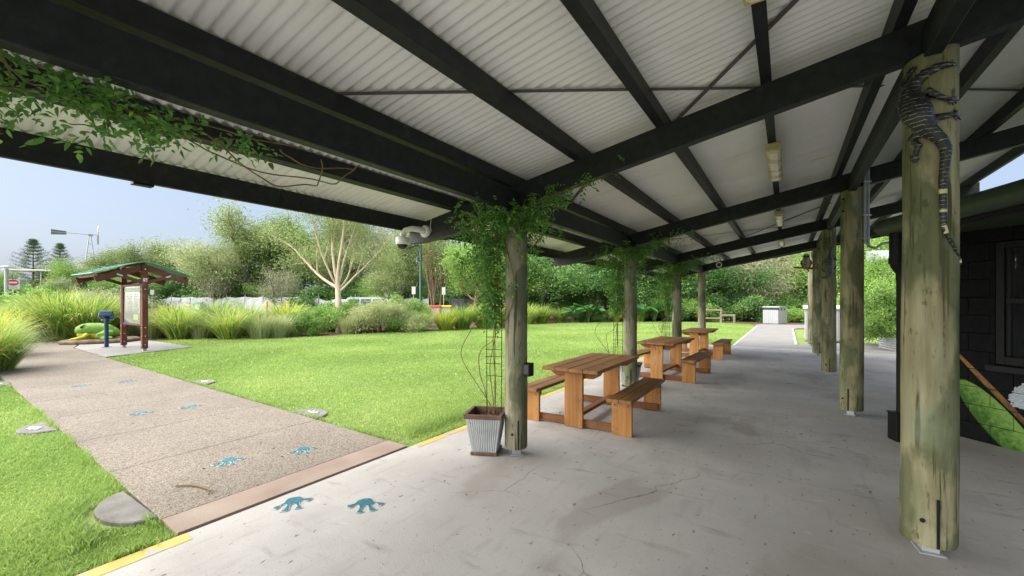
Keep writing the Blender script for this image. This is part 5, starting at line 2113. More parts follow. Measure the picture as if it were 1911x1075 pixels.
for x in (-1.47, -0.10, 1.47):
    mb = MB()
    mb.box((x, 0.06, hh / 2), (0.07, 0.09, hh + 0.04), None, 0.004)
    mb.build('frame_post', M['charcoal'], t)

# double bin housing at the end of the path
M['bin_panel'] = plain('pale_grey_panel', (0.33, 0.345, 0.36), 0.5, var=0.06)
t = thing('bin_housing', 'pale grey slatted bin housing with round openings at the end of the path', 'bin', (1.66, 31.6, 0), R(-24))
hb = 1.20
mb = MB()
mb.span((-0.50, -0.62, 0.02), (0.50, 0.62, hb - 0.22))
mb.span((-0.47, -0.59, hb - 0.22), (0.47, 0.59, hb - 0.08))
mb.build('core', plain('dim_inside', (0.05, 0.052, 0.055), 0.8), t)
pm = MB().box((0, 0, 0), (0.115, 0.02, hb - 0.25), None, 0.004).mesh('slat', M['bin_panel'])
for k in range(8):
    part('slat', pm, t, (-0.44 + 0.126 * k, -0.635, (hb - 0.22) / 2 + 0.01))
for y0, y1 in ((-0.63, -0.21), (-0.20, 0.20), (0.21, 0.63)):
    mb = MB()
    mb.span((0.505, y0 + 0.01, 0.03), (0.525, y1 - 0.01, hb - 0.24), 0.004)
    mb.build('door', M['bin_panel'], t)
    mb = MB()
    # hood with a round opening
    ring = [(0.0, 0.10 * math.cos(a), 0.10 * math.sin(a)) for a in [2 * math.pi * k / 18 for k in range(19)]]
    mb.tube([(0.535, (y0 + y1) / 2 + q[1], hb - 0.13 + q[2]) for q in ring], 0.022, 6, cap=False)
    mb.build('opening_ring', plain('ring_grey', (0.40, 0.40, 0.36), 0.5), t)
mb = MB()
mb.prism([(-0.66, hb - 0.05), (-0.66, hb - 0.02), (-0.5, hb + 0.03), (0.5, hb + 0.03), (0.66, hb - 0.02), (0.66, hb - 0.05)], 'x', -0.56, 0.56)
mb.build('lid', M['bin_panel'], t)

# white-capped bin cabinet behind the posts
p = at(1541, 16.9)
t = thing('bin_cabinet', 'pale bin cabinet with white lid, mostly hidden behind the thick posts', 'bin', (p.x, p.y, 0), YAW - R(34))
mb = MB()
mb.span((-0.69, -0.36, 0.05), (0.69, 0.36, 1.28), 0.01)
mb.build('body', plain('pale_cabinet', (0.50, 0.50, 0.47), 0.55, var=0.05), t)
for k in range(9):
    mb = MB()
    mb.span((-0.68 + k * 0.152, -0.385, 0.06), (-0.68 + k * 0.152 + 0.14, -0.362, 1.25), 0.004)
    mb.build('slat', M['bin_panel'], t)
mb = MB()
mb.prism([(-0.46, 1.29), (-0.46, 1.36), (-0.38, 1.43), (0.38, 1.43), (0.46, 1.36), (0.46, 1.29)], 'x', -0.75, 0.75)
mb.build('lid', M['white_plastic'], t)

# old timber rails at the bed edge
t = thing('timber_rail', 'weathered grey timber rail and low bench at the garden edge behind the corner post', 'rail', (-1.9, 31.3, 0))
M['old_wood'] = wood('old_grey_timber', 'x', [(0.2, (0.11, 0.09, 0.07)), (0.8, (0.27, 0.235, 0.19))])
for (x, h_) in ((-1.35, 1.05), (0.15, 1.10), (1.02, 0.58)):
    mb = MB()
    mb.tube([(x, 0, -0.05), (x, 0, h_)], [0.095, 0.085], 12)
    mb.build('rail_post', M['old_wood'], t)
for (x0, x1, z, r_) in ((-1.4, 0.2, 0.90, 0.07), (-1.4, 0.2, 0.28, 0.07), (0.2, 1.1, 0.52, 0.09)):
    mb = MB()
    mb.tube([(x0, 0.03, z), (x1, -0.02, z + 0.02)], [r_, r_ * 0.9], 12)
    mb.build('rail_bar', M['old_wood'], t)

# raised galvanised garden bed
t = thing('raised_planter', 'raised corrugated metal garden bed on the concrete right of the posts', 'planter', (5.75, 14.9, 0), R(12))
mb = MB()
vs, fs = [], []
rows, n = 34, 48
for i in range(rows + 1):
    z = 0.44 * i / rows
    for k in range(n):
        a = 2 * math.pi * k / n
        ca, sa = math.cos(a), math.sin(a)
        e = (abs(ca) ** 4 + abs(sa) ** 4) ** -0.25
        rr = 1 + 0.016 * math.sin(2 * math.pi * z / 0.076)
        vs.append((0.62 * e * ca * rr, 0.95 * e * sa * rr, z))
for i in range(rows):
    for k in range(n):
        fs.append((i * n + k, i * n + (k + 1) % n, (i + 1) * n + (k + 1) % n, (i + 1) * n + k))
mb.add(vs, fs, True)
mb.build('corrugated_wall', M['galv_dull'], t)
mb = MB()
mb.tube([(p_[0], p_[1], 0.445) for p_ in vs[-n:]] + [(vs[-n][0], vs[-n][1], 0.445)], 0.015, 6, cap=False)
mb.build('rim', M['galv'], t)
mb = MB()
mb.add([(q[0] * .97, q[1] * .97, 0.38) for q in vs[-n:]], [tuple(range(n))])
mb.build('soil', M['soil'], t)

# pale building behind the dark-trunked trees
p = at(1075, 52)
t = thing('far_pavilion', 'white low building glimpsed between dark tree trunks beyond the lawn', 'building', (p.x, p.y, 0), YAW + R(4))
mb = MB()
mb.span((-6.5, 0, 0), (6, 5, 2.6))
mb.build('wall', plain('white_render', (0.70, 0.71, 0.72), 0.7), t)
mb = MB()
mb.prism([(-1.0, 2.75), (-1.0, 2.95), (2.5, 3.25), (6, 2.95), (6, 2.75)], 'x', -7.2, 6.6)
mb.build('roof', plain('white_roof', (0.62, 0.63, 0.64), 0.5), t)
for x in (-3.6, 0.4, 3.2):
    mb = MB()
    mb.span((x, -0.03, 0.9), (x + 1.3, 0.02, 2.1))
    wn_ = mb.build('window', M['car_glass'], t)
    mb = MB()
    mb.span((x + 0.62, -0.05, 0.9), (x + 0.68, -0.03, 2.1))
    mb.build('mullion', M['white_plastic'], wn_)
p = at(720, 49)
t = thing('far_shelter', 'pale flat shelter roof among trees above the parked car', 'shelter', (p.x, p.y, 0), YAW)
mb = MB()
z = hgt(538, 49)
mb.span((-2.2, 0, z - 0.1), (1.2, 3, z + 0.15), 0.02)
mb.build('roof', M['white_plastic'], t)
for x in (-1.9, 0.9):
    mb = MB()
    mb.span((x, 0.2, 0), (x + 0.12, 0.32, z - 0.1))
    mb.build('post', M['galv_dull'], t)
p = at(45, 58)
t = thing('far_carport', 'white flat carport roof glimpsed through trees at the far left', 'shelter', (p.x, p.y, 0), YAW + R(25))
z = hgt(504, 58)
mb = MB()
mb.span((-2.2, 0, z - 0.08), (5.2, 3, z + 0.12), 0.02)
mb.build('roof', M['white_plastic'], t)
for x in (-2, 1.5, 4.9):
    mb = MB()
    mb.span((x, 0.2, 0), (x + 0.12, 0.32, z - 0.08))
    mb.build('post', M['galv_dull'], t)
# neighbouring roof beyond the downpipe
p = at(1672, 24)
t = thing('neighbour_roof', 'pale low roof edge of a neighbouring building behind the downpipe', 'building', (p.x, p.y, 0), YAW - R(30))
zz = hgt(480, 24)
mb = MB()
mb.prism([(-0.4, zz - 0.1), (-0.4, zz + 0.08), (3.5, zz + 0.75), (3.5, zz - 0.1)], 'x', -0.7, 7)
mb.build('roof', M['galv_dull'], t)
mb = MB()
mb.span((0.0, 0.3, 0), (7, 3.4, zz - 0.1))
mb.build('wall', plain('beige_wall', (0.22, 0.20, 0.16), 0.8), t)
# ------------------------------------------------------------------ vegetation prototypes
class Skel:
    def __init__(self, seed):
        self.r = random.Random(seed)
        self.mb = MB()
        self.tips = []

    def branch(self, p, d, L, r0, r1, seg=5, wander=0.15, up=0.1, n=7):
        r = self.r
        pts = [Vector(p)]
        d = Vector(d).normalized()
        for i in range(seg):
            d = (d + Vector((r.uniform(-1, 1), r.uniform(-1, 1), r.uniform(-1, 1))) * wander + Vector((0, 0, up))).normalized()
            pts.append(pts[-1] + d * (L / seg))
        self.mb.tube(pts, [r0 + (r1 - r0) * i / seg for i in range(seg + 1)], n, cap=False)
        return pts, d


def side_dir(r, d, ang):
    a = d.orthogonal().normalized()
    b = d.cross(a)
    t = r.uniform(0, 2 * math.pi)
    return (d * math.cos(ang) + (a * math.cos(t) + b * math.sin(t)) * math.sin(ang)).normalized()


def grow(sk, p, d, L, r0, level, spec):
    r = sk.r
    s = spec[level]
    pts, dd = sk.branch(p, d, L, r0, r0 * s.get('tap', 0.45), s.get('seg', 5), s.get('wander', .15), s.get('up', .05), s.get('sides', 6))
    if level == len(spec) - 1:
        sk.tips += [(pts[i], dd) for i in range(max(1, len(pts) - s.get('tipn', 3)), len(pts))]
        return
    k = s['n']
    for i in range(k):
        f = s.get('from', 0.35) + (1 - s.get('from', 0.35)) * (i + r.random() * 0.6) / k
        f = min(f, 0.999)
        x = f * (len(pts) - 1)
        j = min(int(x), len(pts) - 2)
        q = pts[j].lerp(pts[j + 1], x - j)
        loc_d = (pts[j + 1] - pts[j]).normalized()
        nd = side_dir(r, loc_d, R(r.uniform(*s['ang'])))
        ln = L * r.uniform(*s['len']) * (1 - s.get('short', 0.35) * f)
        rr = r0 * (1 - (1 - s.get('tap', .45)) * f) * s.get('rr', 0.55)
        grow(sk, q, nd, ln, rr, level + 1, spec)
    if s.get('lead', True):
        grow(sk, pts[-1], dd, L * 0.5 * r.uniform(.7, 1.1), r0 * s.get('tap', .45), level + 1, spec)


def crown_mesh(sk, seed, per, spread, ll, lw, mat, droop=-0.1, flat=0.7, fold=0.2):
    r = np.random.default_rng(seed)
    C = np.array([tuple(t[0]) for t in sk.tips])
    n = len(C) * per
    P = np.repeat(C, per, axis=0) + r.normal(size=(n, 3)) * spread * np.array([1, 1, flat])
    D = rdir(r, n, droop)
    N = rdir(r, n, 0.9)
    L = r.uniform(ll[0], ll[1], n)
    V, F = leaf_arrays(P, D, N, L, L * lw, fold)
    clump = np.repeat(r.normal(0, 0.16, len(C)), per)
    tone = np.clip(0.5 + clump + r.normal(0, 0.08, n), 0, 1)
    return np_mesh('crown', V, F, mat, np.repeat(tone, 2))


PROTO = {}


def proto(key, sk, me, bark):
    PROTO[key] = (sk.mb.mesh('trunk', bark), me, max(t[0].z for t in sk.tips))


def bush_tree(key, seed, h, spec, per, spread, ll, lw, leaf, bark, trunks=1, base_r=0.16, lean=0.12, droop=-0.1, flat=.7):
    sk = Skel(seed)
    for k in range(trunks):
        a = 2 * math.pi * k / trunks + sk.r.random()
        o = Vector((math.cos(a), math.sin(a), 0)) * (0.22 if trunks > 1 else 0)
        d = Vector((math.cos(a) * lean * (2 if trunks > 1 else 1), math.sin(a) * lean * (2 if trunks > 1 else 1), 1))
        grow(sk, Vector((o.x, o.y, -0.1)), d, h * sk.r.uniform(.42, .52), base_r / (1 if trunks == 1 else 1.5), 0, spec)
    proto(key, sk, crown_mesh(sk, seed + 1, per, spread, ll, lw, leaf, droop, flat), bark)


SP_ROUND = [dict(n=7, ang=(35, 70), len=(.55, .85), wander=.10, up=.05, tap=.55, rr=.5), dict(n=6, ang=(25, 60), len=(.45, .75), wander=.18, up=.10, tap=.4, sides=5), dict(seg=3, wander=.25, up=.05, tap=.3, sides=4, tipn=3)]
SP_TALL = [dict(n=9, ang=(25, 55), len=(.40, .70), wander=.08, up=.06, tap=.55, rr=.45, **{'from': .25}), dict(n=6, ang=(25, 60), len=(.40, .70), wander=.2, up=.08, tap=.4, sides=5), dict(seg=3, wander=.25, up=.02, tap=.3, sides=4, tipn=3)]
SP_LOW = [dict(n=9, ang=(45, 85), len=(.6, .95), wander=.10, up=.02, tap=.55, rr=.5, **{'from': .12}), dict(n=7, ang=(25, 65), len=(.45, .75), wander=.2, up=.05, tap=.4, sides=5), dict(seg=3, wander=.25, up=.0, tap=.3, sides=4, tipn=3)]

bush_tree('olive_a', 101, 8, SP_ROUND, 150, 0.36, (.09, .16), .36, M['leaf_olive'], M['grey_bark'])
bush_tree('olive_b', 102, 8, SP_TALL, 130, 0.38, (.09, .16), .36, M['leaf_olive'], M['grey_bark'])
bush_tree('dark_a', 103, 7, SP_LOW, 105, 0.34, (.09, .16), .45, M['leaf_dark'], M['dark_bark'])
bush_tree('dark_b', 104, 7, SP_ROUND, 120, 0.36, (.09, .16), .45, M['leaf_dark'], M['dark_bark'], trunks=2)
bush_tree('mid_a', 105, 8, SP_ROUND, 120, 0.34, (.09, .16), .45, M['leaf_mid'], M['brown_bark'])
bush_tree('mid_b', 106, 8, SP_LOW, 105, 0.36, (.09, .16), .42, M['leaf_mid'], M['brown_bark'])
bush_tree('grey_a', 107, 7, SP_TALL, 75, 0.34, (.16, .32), .10, M['leaf_grey'], M['grey_bark'], droop=-0.9)
bush_tree('bright_a', 108, 6, SP_ROUND, 95, 0.34, (.09, .15), .45, M['leaf_bright'], M['dark_bark'], trunks=2)
bush_tree('sparse_a', 109, 7, SP_TALL, 13, 0.32, (.12, .20), .30, M['leaf_grey'], M['grey_bark'], trunks=3, base_r=.15)
SP_PAPER = [dict(n=6, ang=(10, 30), len=(.45, .75), wander=.07, up=.12, tap=.6, rr=.6, **{'from': .35}), dict(n=4, ang=(20, 50), len=(.35, .6), wander=.18, up=.10, tap=.4, sides=5), dict(seg=3, wander=.25, up=.05, tap=.3, sides=4, tipn=2)]
bush_tree('paper', 110, 10, SP_PAPER, 13, 0.34, (.10, .20), .28, M['leaf_olive'], M['brown_bark'], trunks=6, base_r=.20, lean=.10)

# hero: pale-trunked gum with wide bare limbs
sk = Skel(120)
pts, dd = sk.branch((0, 0, -0.1), (-0.03, 0, 1), 3.0, 0.20, 0.12, 7, 0.03, 0.0, 14)
top = pts[-1]
SP_G = [dict(n=5, ang=(18, 45), len=(.35, .6), wander=.12, up=.10, tap=.38, rr=.5, seg=7, sides=9, **{'from': .4}), dict(n=4, ang=(25, 55), len=(.4, .7), wander=.22, up=.04, tap=.35, sides=6), dict(seg=4, wander=.3, up=.0, tap=.25, sides=4, tipn=3)]
for (z, d, L, rr) in ((2.0, (-1.0, 0.15, 0.42), 3.6, .085), (2.25, (-0.22, 0.05, 1), 4.0, .085), (2.2, (0.12, -0.1, 1), 4.4, .09), (2.15, (0.42, 0.2, 0.95), 4.0, .08), (1.75, (0.75, -0.05, 0.72), 3.2, .07), (2.1, (-0.55, -0.4, 0.75), 3.4, .06), (1.9, (0.3, 0.8, 0.6), 3.0, .06)):
    z += 0.35
    f = (z + 0.1) / 3.0 * 7
    j = min(int(f), 6)
    grow(sk, pts[j].lerp(pts[min(j + 1, 7)], f - j), Vector(d), L, rr, 0, SP_G)
me = crown_mesh(sk, 121, 26, 0.32, (.09, .16), .30, M['leaf_olive'], -0.4)
HERO = (sk.mb.mesh('trunk', M['gum_trunk']), me)

# pines with whorled branches
def pine(key, seed, h):
    sk = Skel(seed)
    r = sk.r
    sk.mb.tube([(0, 0, -0.1), (0, 0, h * .5), (0, 0, h)], [h * .017, h * .010, 0.02], 8)
    z = h * 0.25
    while z < h * 0.99:
        L = min(3.4, 0.14 + 0.62 * (h - z))
        k = 6
        a0 = r.random() * 6.28
        for q in range(k):
            a = a0 + 2 * math.pi * q / k + r.uniform(-.25, .25)
            pts, dd = sk.branch((0, 0, z), (math.cos(a), math.sin(a), -0.02), L * r.uniform(.75, 1.1), .035, .012, 5, .05, .10, 4)
            for i in range(2 if L > 1 else 1, 6):
                sk.tips.append((pts[i], dd))
                sk.tips.append((pts[i].lerp(pts[i - 1], .5), dd))
        z += 0.62 if h - z > 1.5 else 0.36
    proto(key, sk, crown_mesh(sk, seed + 1, 24, 0.20, (.12, .24), .24, M['leaf_pine'], 0.5, .5), M['dark_bark'])


pine('pine', 130, 13)

# shrubs
SP_S = [dict(n=7, ang=(30, 80), len=(.7, 1.1), wander=.15, up=.08, tap=.5, rr=.5, **{'from': .05}), dict(n=5, ang=(25, 60), len=(.5, .8), wander=.2, up=.08, tap=.4, sides=4), dict(seg=3, wander=.2, up=.05, tap=.3, sides=4, tipn=3)]
bush_tree('shrub_green', 141, 1.2, SP_S, 34, .085, (.05, .09), .34, M['leaf_mid'], M['brown_bark'], trunks=3, base_r=.035, lean=.3, droop=.2)
bush_tree('shrub_brown', 142, 1.2, SP_S, 24, .10, (.05, .10), .16, M['leaf_reed'], M['brown_bark'], trunks=4, base_r=.035, lean=.35, droop=.3)
bush_tree('shrub_grey', 143, 1.8, SP_S, 24, .13, (.08, .16), .14, M['leaf_grey'], M['brown_bark'], trunks=3, base_r=.05, lean=.25, droop=.3)
bush_tree('shrub_bright', 144, 1.2, SP_S, 30, .10, (.06, .11), .40, M['leaf_bright'], M['brown_bark'], trunks=3, base_r=.035, lean=.3, droop=.2)
bush_tree('shrub_dark', 145, 1.4, SP_S, 36, .11, (.07, .12), .40, M['leaf_dark'], M['dark_bark'], trunks=3, base_r=.04, lean=.35, droop=.1)


def blades(seed, n, length, spread, base, width, mat, arch=(0.7, 1.5), segs=5, dry=0.04):
    """arching strap leaves from a crown"""
    r = np.random.default_rng(seed)
    a = r.uniform(0, 2 * math.pi, n)
    rb = base * np.sqrt(r.random(n))
    tilt0 = r.uniform(0.02, 0.55, n) * spread
    curve = r.uniform(arch[0], arch[1], n) * (0.4 + tilt0)
    L = length * r.uniform(.55, 1.0, n)
    w = width * r.uniform(.7, 1.2, n)
    aa = a + r.normal(0, .35, n)
    pos = np.stack([rb * np.cos(a), rb * np.sin(a), np.zeros(n)], 1)
    side = np.stack([-np.sin(aa), np.cos(aa), np.zeros(n)], 1)
    V = np.empty((n, (segs + 1) * 2, 3))
    p = pos.copy()
    for i in range(segs + 1):
        f = i / segs
        th = tilt0 + curve * f * f * 1.15
        th = np.minimum(th, 2.5)
        ww = (w * (1 - f ** 2.2) * 0.5 + 0.0008)[:, None]
        V[:, 2 * i] = p - side * ww
        V[:, 2 * i + 1] = p + side * ww
        d = np.stack([np.cos(aa) * np.sin(th), np.sin(aa) * np.sin(th), np.cos(th)], 1)
        p = p + d * (L / segs)[:, None]
        p[:, 2] = np.maximum(p[:, 2], 0.02)
    b = (np.arange(n) * (segs + 1) * 2)[:, None]
    F = []
    for i in range(segs):
        F.append(b + np.array([2 * i, 2 * i + 1, 2 * i + 3, 2 * i + 2]))
    F = np.stack(F, 1).reshape(-1, 4)
    tone = np.clip(r.normal(0.45, 0.27, n), 0, .9)
    tone = np.where(r.random(n) < dry, 1.0, tone)
    return np_mesh('strap_leaves', V.reshape(-1, 3), F, mat, np.repeat(tone, segs))


TUSS = {
    'big': [blades(200 + k, 800, 1.6, 1.05, .26, .024, M['leaf_tuss'], (1.0, 2.3), 6) for k in range(3)],
    'yellow': [blades(210 + k, 700, 1.45, 1.0, .24, .024, M['leaf_yellow'], (1.0, 2.2), 6) for k in range(2)],
    'reed': [blades(220 + k, 800, 1.2, .7, .30, .014, M['leaf_reed'], (.4, 1.3)) for k in range(2)],
    'near': [blades(230, 1700, 1.75, 1.05, .34, .015, M['leaf_tuss'], (1.0, 2.3), 8), blades(231, 1400, 1.6, 1.0, .30, .015, M['leaf_yellow'], (1.0, 2.3), 8)],
}
cnt = [0]


def put_tree(key, label, px, dep, top, group=None, wid=1.0, rz=None, name='tree', cat='tree', pos=None):
    cnt[0] += 1
    trunk, crown, ph = PROTO[key]
    p = pos or at(px, dep)
    t = thing(name, label, cat, (p.x, p.y, -0.06), rz if rz is not None else (cnt[0] * 2.399) % 6.283, group)
    s = top / (ph * 1.02 + (0.2 if ph > 3 else 0.0))
    t.scale = (s * wid, s * wid, s)
    part('trunk', trunk, t)
    c = part('crown', crown, t)
    return t


def put_tuss(kind, label, px, dep, h, k=0, group='strap-leaved grass clumps around the lawn', wid=1.0, pos=None):
    cnt[0] += 1
    p = pos or at(px, dep)
    me = TUSS[kind][k % len(TUSS[kind])]
    o = bpy.data.objects.new('grass_clump', me)
    link(o)
    o.location = (p.x, p.y, -0.07)
    o.rotation_euler = (0, 0, (cnt[0] * 1.7) % 6.28)
    s = h / 1.12
    o.scale = (s * wid, s * wid, s)
    return tag(o, label, 'grass clump', group)


# hero gum
p = at(634, 22.4)
t = thing('gum_tree', 'pale-trunked gum with spreading bare limbs at the lawn edge', 'tree', (p.x, p.y, -0.05), YAW)
t.scale = (1.0, 1.0, 1.0)
part('trunk', HERO[0], t)
part('crown', HERO[1], t)
# pines
put_tree('pine', 'taller dark pine with open whorled branches, left of the windmill', 62, 75, hgt(443, 75), 'far pines', .95, name='pine_tree')
put_tree('pine', 'smaller dark pine directly left of the windmill', 112, 86, hgt(451, 86), 'far pines', .8, name='pine_tree')

# far tree line, left to right
FT = 'trees along the far side of the car park'
far_list = [('olive_a', -20, 60, 500), ('mid_a', 25, 58, 508), ('olive_b', 75, 60, 492), ('grey_a', 118, 55, 487), ('mid_a', 150, 56, 482), ('olive_a', 178, 60, 457), ('olive_b', 218, 62, 462), ('olive_a', 262, 60, 455),
            ('olive_b', 305, 63, 452), ('olive_a', 345, 64, 447), ('grey_a', 378, 60, 450), ('olive_b', 425, 60, 448), ('olive_a', 478, 52, 388), ('olive_b', 530, 54, 385), ('mid_a', 575, 56, 400), ('olive_a', 625, 56, 395),
            ('olive_b', 675, 55, 405), ('grey_a', 722, 54, 410), ('olive_a', 765, 52, 415), ('mid_b', 835, 54, 420), ('mid_a', 905, 56, 425)]
ORD = ['first', 'second', 'third', 'fourth', 'fifth', 'sixth', 'seventh', 'eighth', 'ninth', 'tenth', 'eleventh', 'twelfth', 'thirteenth', 'fourteenth', 'fifteenth', 'sixteenth', 'seventeenth', 'eighteenth', 'nineteenth', 'twentieth', 'twenty-first']
for i, (k, px, d, y) in enumerate(far_list):
    kind = {'olive_a': 'rounded olive green', 'olive_b': 'taller olive green', 'mid_a': 'mid green', 'mid_b': 'mid green', 'grey_a': 'feathery grey-green'}[k]
    if px < 440:
        lab = '%s tree, %s from the left in the far tree line' % (kind, ORD[i])
    else:
        lab = '%s tall tree, %s from the left behind the pale gum' % (kind, ORD[i - 12])
    put_tree(k, lab, px, d, hgt(y, d), FT, 1.25)
MT = 'lower trees behind the white mesh fence'
for k, px, d, y, lab in (('dark_b', 345, 54, 497, 'dark green tree just right of the kiosk roof'), ('mid_b', 300, 56, 500, 'green tree behind the kiosk roof'), ('dark_a', 455, 53, 500, 'dark green low tree behind the white mesh fence'),
                         ('mid_b', 510, 52, 492, 'mid green low tree behind the white mesh fence'), ('dark_a', 565, 52, 505, 'dark tree behind the fence, left of the pale gum'), ('dark_b', 660, 50, 510, 'dark tree directly behind the pale gum'),
                         ('mid_b', 725, 47, 515, 'bushy green tree above the parked car'), ('dark_a', 765, 46, 505, 'dark bushy tree left of the solar lamp post'), ('mid_a', 200, 52, 510, 'green tree behind the kiosk, left of its roof'),
                         ('grey_a', 120, 50, 515, 'grey-green tree below the smaller pine'), ('mid_b', 60, 48, 520, 'green bushy tree behind the red warning sign'), ('dark_b', 8, 48, 522, 'dark tree at the left picture edge'),
                         ('mid_a', 250, 50, 505, 'green tree right behind the kiosk'), ('dark_a', 395, 54, 515, 'dark low tree behind the bare grey tree')):
    put_tree(k, lab, px, d, hgt(y, d), MT, 1.35)
put_tree('sparse_a', 'bare grey branching tree right of the kiosk', 405, 49, hgt(455, 49), None, 1.1)
put_tree('sparse_a', 'thin grey leaning tree behind the fence near the orange bollards', 520, 47, hgt(490, 47), None, 1.0, 2.0)
put_tree('paper', 'multi-stemmed brown paperbark right of the solar lamp post', 815, 41, hgt(405, 41), None, .8, 0.4, 'paperbark_tree')
put_tree('olive_b', 'tall open olive tree between the gum and the lamp post', 748, 43, hgt(415, 43), None, 1.0)
put_tree('mid_a', 'large pale green broadleaf tree left of the near vine post', 884, 34, hgt(418, 34), None, 1.15, 1.0)
put_tree('bright_a', 'bright green tree spilling over the slatted enclosure', 920, 36, hgt(455, 36), None, 1.2, 2.2)
RT_ = 'trees behind the lawn, seen between the posts'
for k, px, d, y, wd_, lab in (('dark_a', 1012, 37, 430, 1.25, 'dark-trunked tree just right of the near vine post'), ('dark_b', 1075, 39, 425, 1.2, 'dark green tree in front of the white far building'),
                              ('dark_a', 1135, 38, 430, 1.2, 'dark green tree left of the second vine post'), ('mid_b', 1100, 43, 470, 1.2, 'mid green tree beside the white far building'), ('dark_b', 1215, 40, 430, 1.25, 'dark green tree between second and third vine posts'),
                              ('mid_a', 1180, 46, 440, 1.3, 'green tree behind the second vine post'), ('mid_b', 1265, 40, 445, 1.2, 'green tree behind the third vine post'), ('bright_a', 1240, 44, 500, 1.3, 'yellow-green low tree behind the dark trees'),
                              ('dark_a', 1315, 38, 440, 1.2, 'dark tree behind the bare corner post'), ('dark_b', 1365, 39, 440, 1.2, 'dark tree right of the bare corner post'), ('grey_a', 1410, 37, 440, 1.25, 'feathery grey-green tree left of the path bins'),
                              ('dark_b', 1432, 40, 450, 1.2, 'dark tree behind the path bins'), ('grey_a', 1462, 37, 435, 1.3, 'feathery grey-green tree right above the path bins'), ('mid_b', 1490, 41, 450, 1.2, 'green tree right of the path bins'),
                              ('mid_a', 1530, 40, 440, 1.25, 'green tree behind the fourth thick post'), ('bright_a', 1590, 36, 430, 1.3, 'bright green tree behind the third thick post'), ('bright_a', 1640, 33, 420, 1.35, 'bright green tree between second post and downpipe'),
                              ('bright_a', 1652, 19.5, 468, 1.2, 'bright green small tree in front of the neighbouring roof'), ('bright_a', 1700, 34, 420, 1.35, 'bright green tree behind the nearest thick post'), ('mid_b', 1660, 42, 430, 1.3, 'mid green tree behind the bright trees at right'), ('dark_a', 1560, 46, 430, 1.3, 'dark tree deep behind the thick posts'),
                              ('mid_a', 1770, 38, 400, 1.3, 'tree hidden behind the shop building')):
    if px == 1770:
        continue
    put_tree(k, lab, px, d, hgt(y, d), RT_, wd_)
for i, px in enumerate(range(980, 1720, 62)):
    put_tree(('mid_a', 'dark_b', 'olive_a')[i % 3], '%s tree from the left in the farthest row behind the lawn trees' % ORD[i], px, 54 + 3 * (i % 2), hgt(410, 54), 'farthest row of trees behind the lawn', 1.35)

# shrubs
for k, px, d, h, wd_, lab in (('shrub_grey', 205, 24, 2.3, 1.3, 'grey-green spiky shrub behind the kiosk board'), ('shrub_grey', 170, 25, 2.0, 1.2, 'grey-green shrub left of the kiosk board'), ('shrub_green', 572, 20.4, 1.2, 1.15, 'leafy green shrub left of the gum trunk'),
                              ('shrub_green', 603, 23.4, 1.3, 1.1, 'dense green shrub close behind the gum trunk on its left'), ('shrub_bright', 590, 24, 1.55, 1.2, 'light green shrub behind the leafy shrub left of the gum'),
                              ('shrub_brown', 712, 22.2, 1.75, 1.2, 'brownish open shrub right of the gum trunk'), ('shrub_green', 752, 22.6, 1.2, 1.2, 'low green shrub between brownish shrub and lamp post'),
                              ('shrub_bright', 668, 23.5, 1.7, 1.1, 'light green shrub just right of the gum trunk'), ('shrub_bright', 752, 27, 1.95, .9, 'pale young shrub in front of the lamp post'),
                              ('shrub_brown', 770, 22.8, 1.1, 1.2, 'straw-coloured low shrub below the lamp post'), ('shrub_bright', 40, 24, 1.9, 1.5, 'yellow-green shrub at far left below the warning sign'),
                              ('shrub_bright', 80, 26, 2.3, 1.3, 'yellow-green shrub left of the kiosk grasses'), ('shrub_bright', 5, 22, 1.7, 1.4, 'yellow-green shrub at the left picture edge'),
                              ('shrub_dark', 1180, 35.5, 1.6, 1.4, 'dark low shrub behind the second vine post'), ('shrub_bright', 1220, 36, 2.1, 1.4, 'yellow-green shrub behind the middle table'),
                              ('shrub_bright', 1290, 36, 2.0, 1.3, 'yellow-green shrub left of the corner post'), ('shrub_dark', 1255, 35, 1.3, 1.4, 'dark shrub behind the third vine post'),
                              ('shrub_dark', 1100, 33, 1.0, 1.3, 'low dark shrub at the mulch edge left of second vine post'), ('shrub_dark', 1300, 36, 1.5, 1.4, 'dark shrub beside the timber rail'),
                              ('shrub_dark', 1400, 35, 2.2, 1.3, 'dark shrub left of the path bins'), ('shrub_dark', 1360, 36, 2.2, 1.3, 'dark shrub behind the timber rail'), ('shrub_dark', 1445, 36, 2.4, 1.4, 'dark shrub behind the path bins'),
                              ('shrub_green', 1495, 35, 2.4, 1.3, 'green shrub right of the path bins'), ('shrub_bright', 1480, 33, 1.2, 1.2, 'low bright shrub beside the path bins'),
                              ('shrub_bright', 1610, 28, 2.2, 1.4, 'bright shrub behind the second thick post'), ('shrub_green', 1655, 27, 2.2, 1.4, 'green shrub beyond the raised garden bed'),
                              ('shrub_green', 1560, 33, 2.4, 1.4, 'green shrub behind the white-lidded cabinet'), ('shrub_green', 940, 33, 1.5, 1.4, 'green shrub behind the near vine post')):
    put_tree(k, lab, px, d, h, 'shrubs in the garden beds', wd_, name='shrub', cat='shrub')
for i in range(14):
    put_tree('shrub_dark', 'dark understorey shrub, %s from the left below the far trees' % ORD[i], 300 + i * 105, 50 + (i % 3) * 3, 3.2, 'understorey shrubs below the far trees', 2.0, name='shrub', cat='shrub')
for x, y, h, lab in ((5.6, 14.6, 1.35, 'leafy green plant filling the near end of the raised metal bed'), (5.85, 15.3, 1.75, 'taller leafy plant in the raised metal bed')):
    t = put_tree('shrub_green', lab, 0, 0, h, 'plants in the raised metal bed', 1.05, name='shrub', cat='shrub', pos=Vector((x, y, 0)))
    t.location.z = 0.36

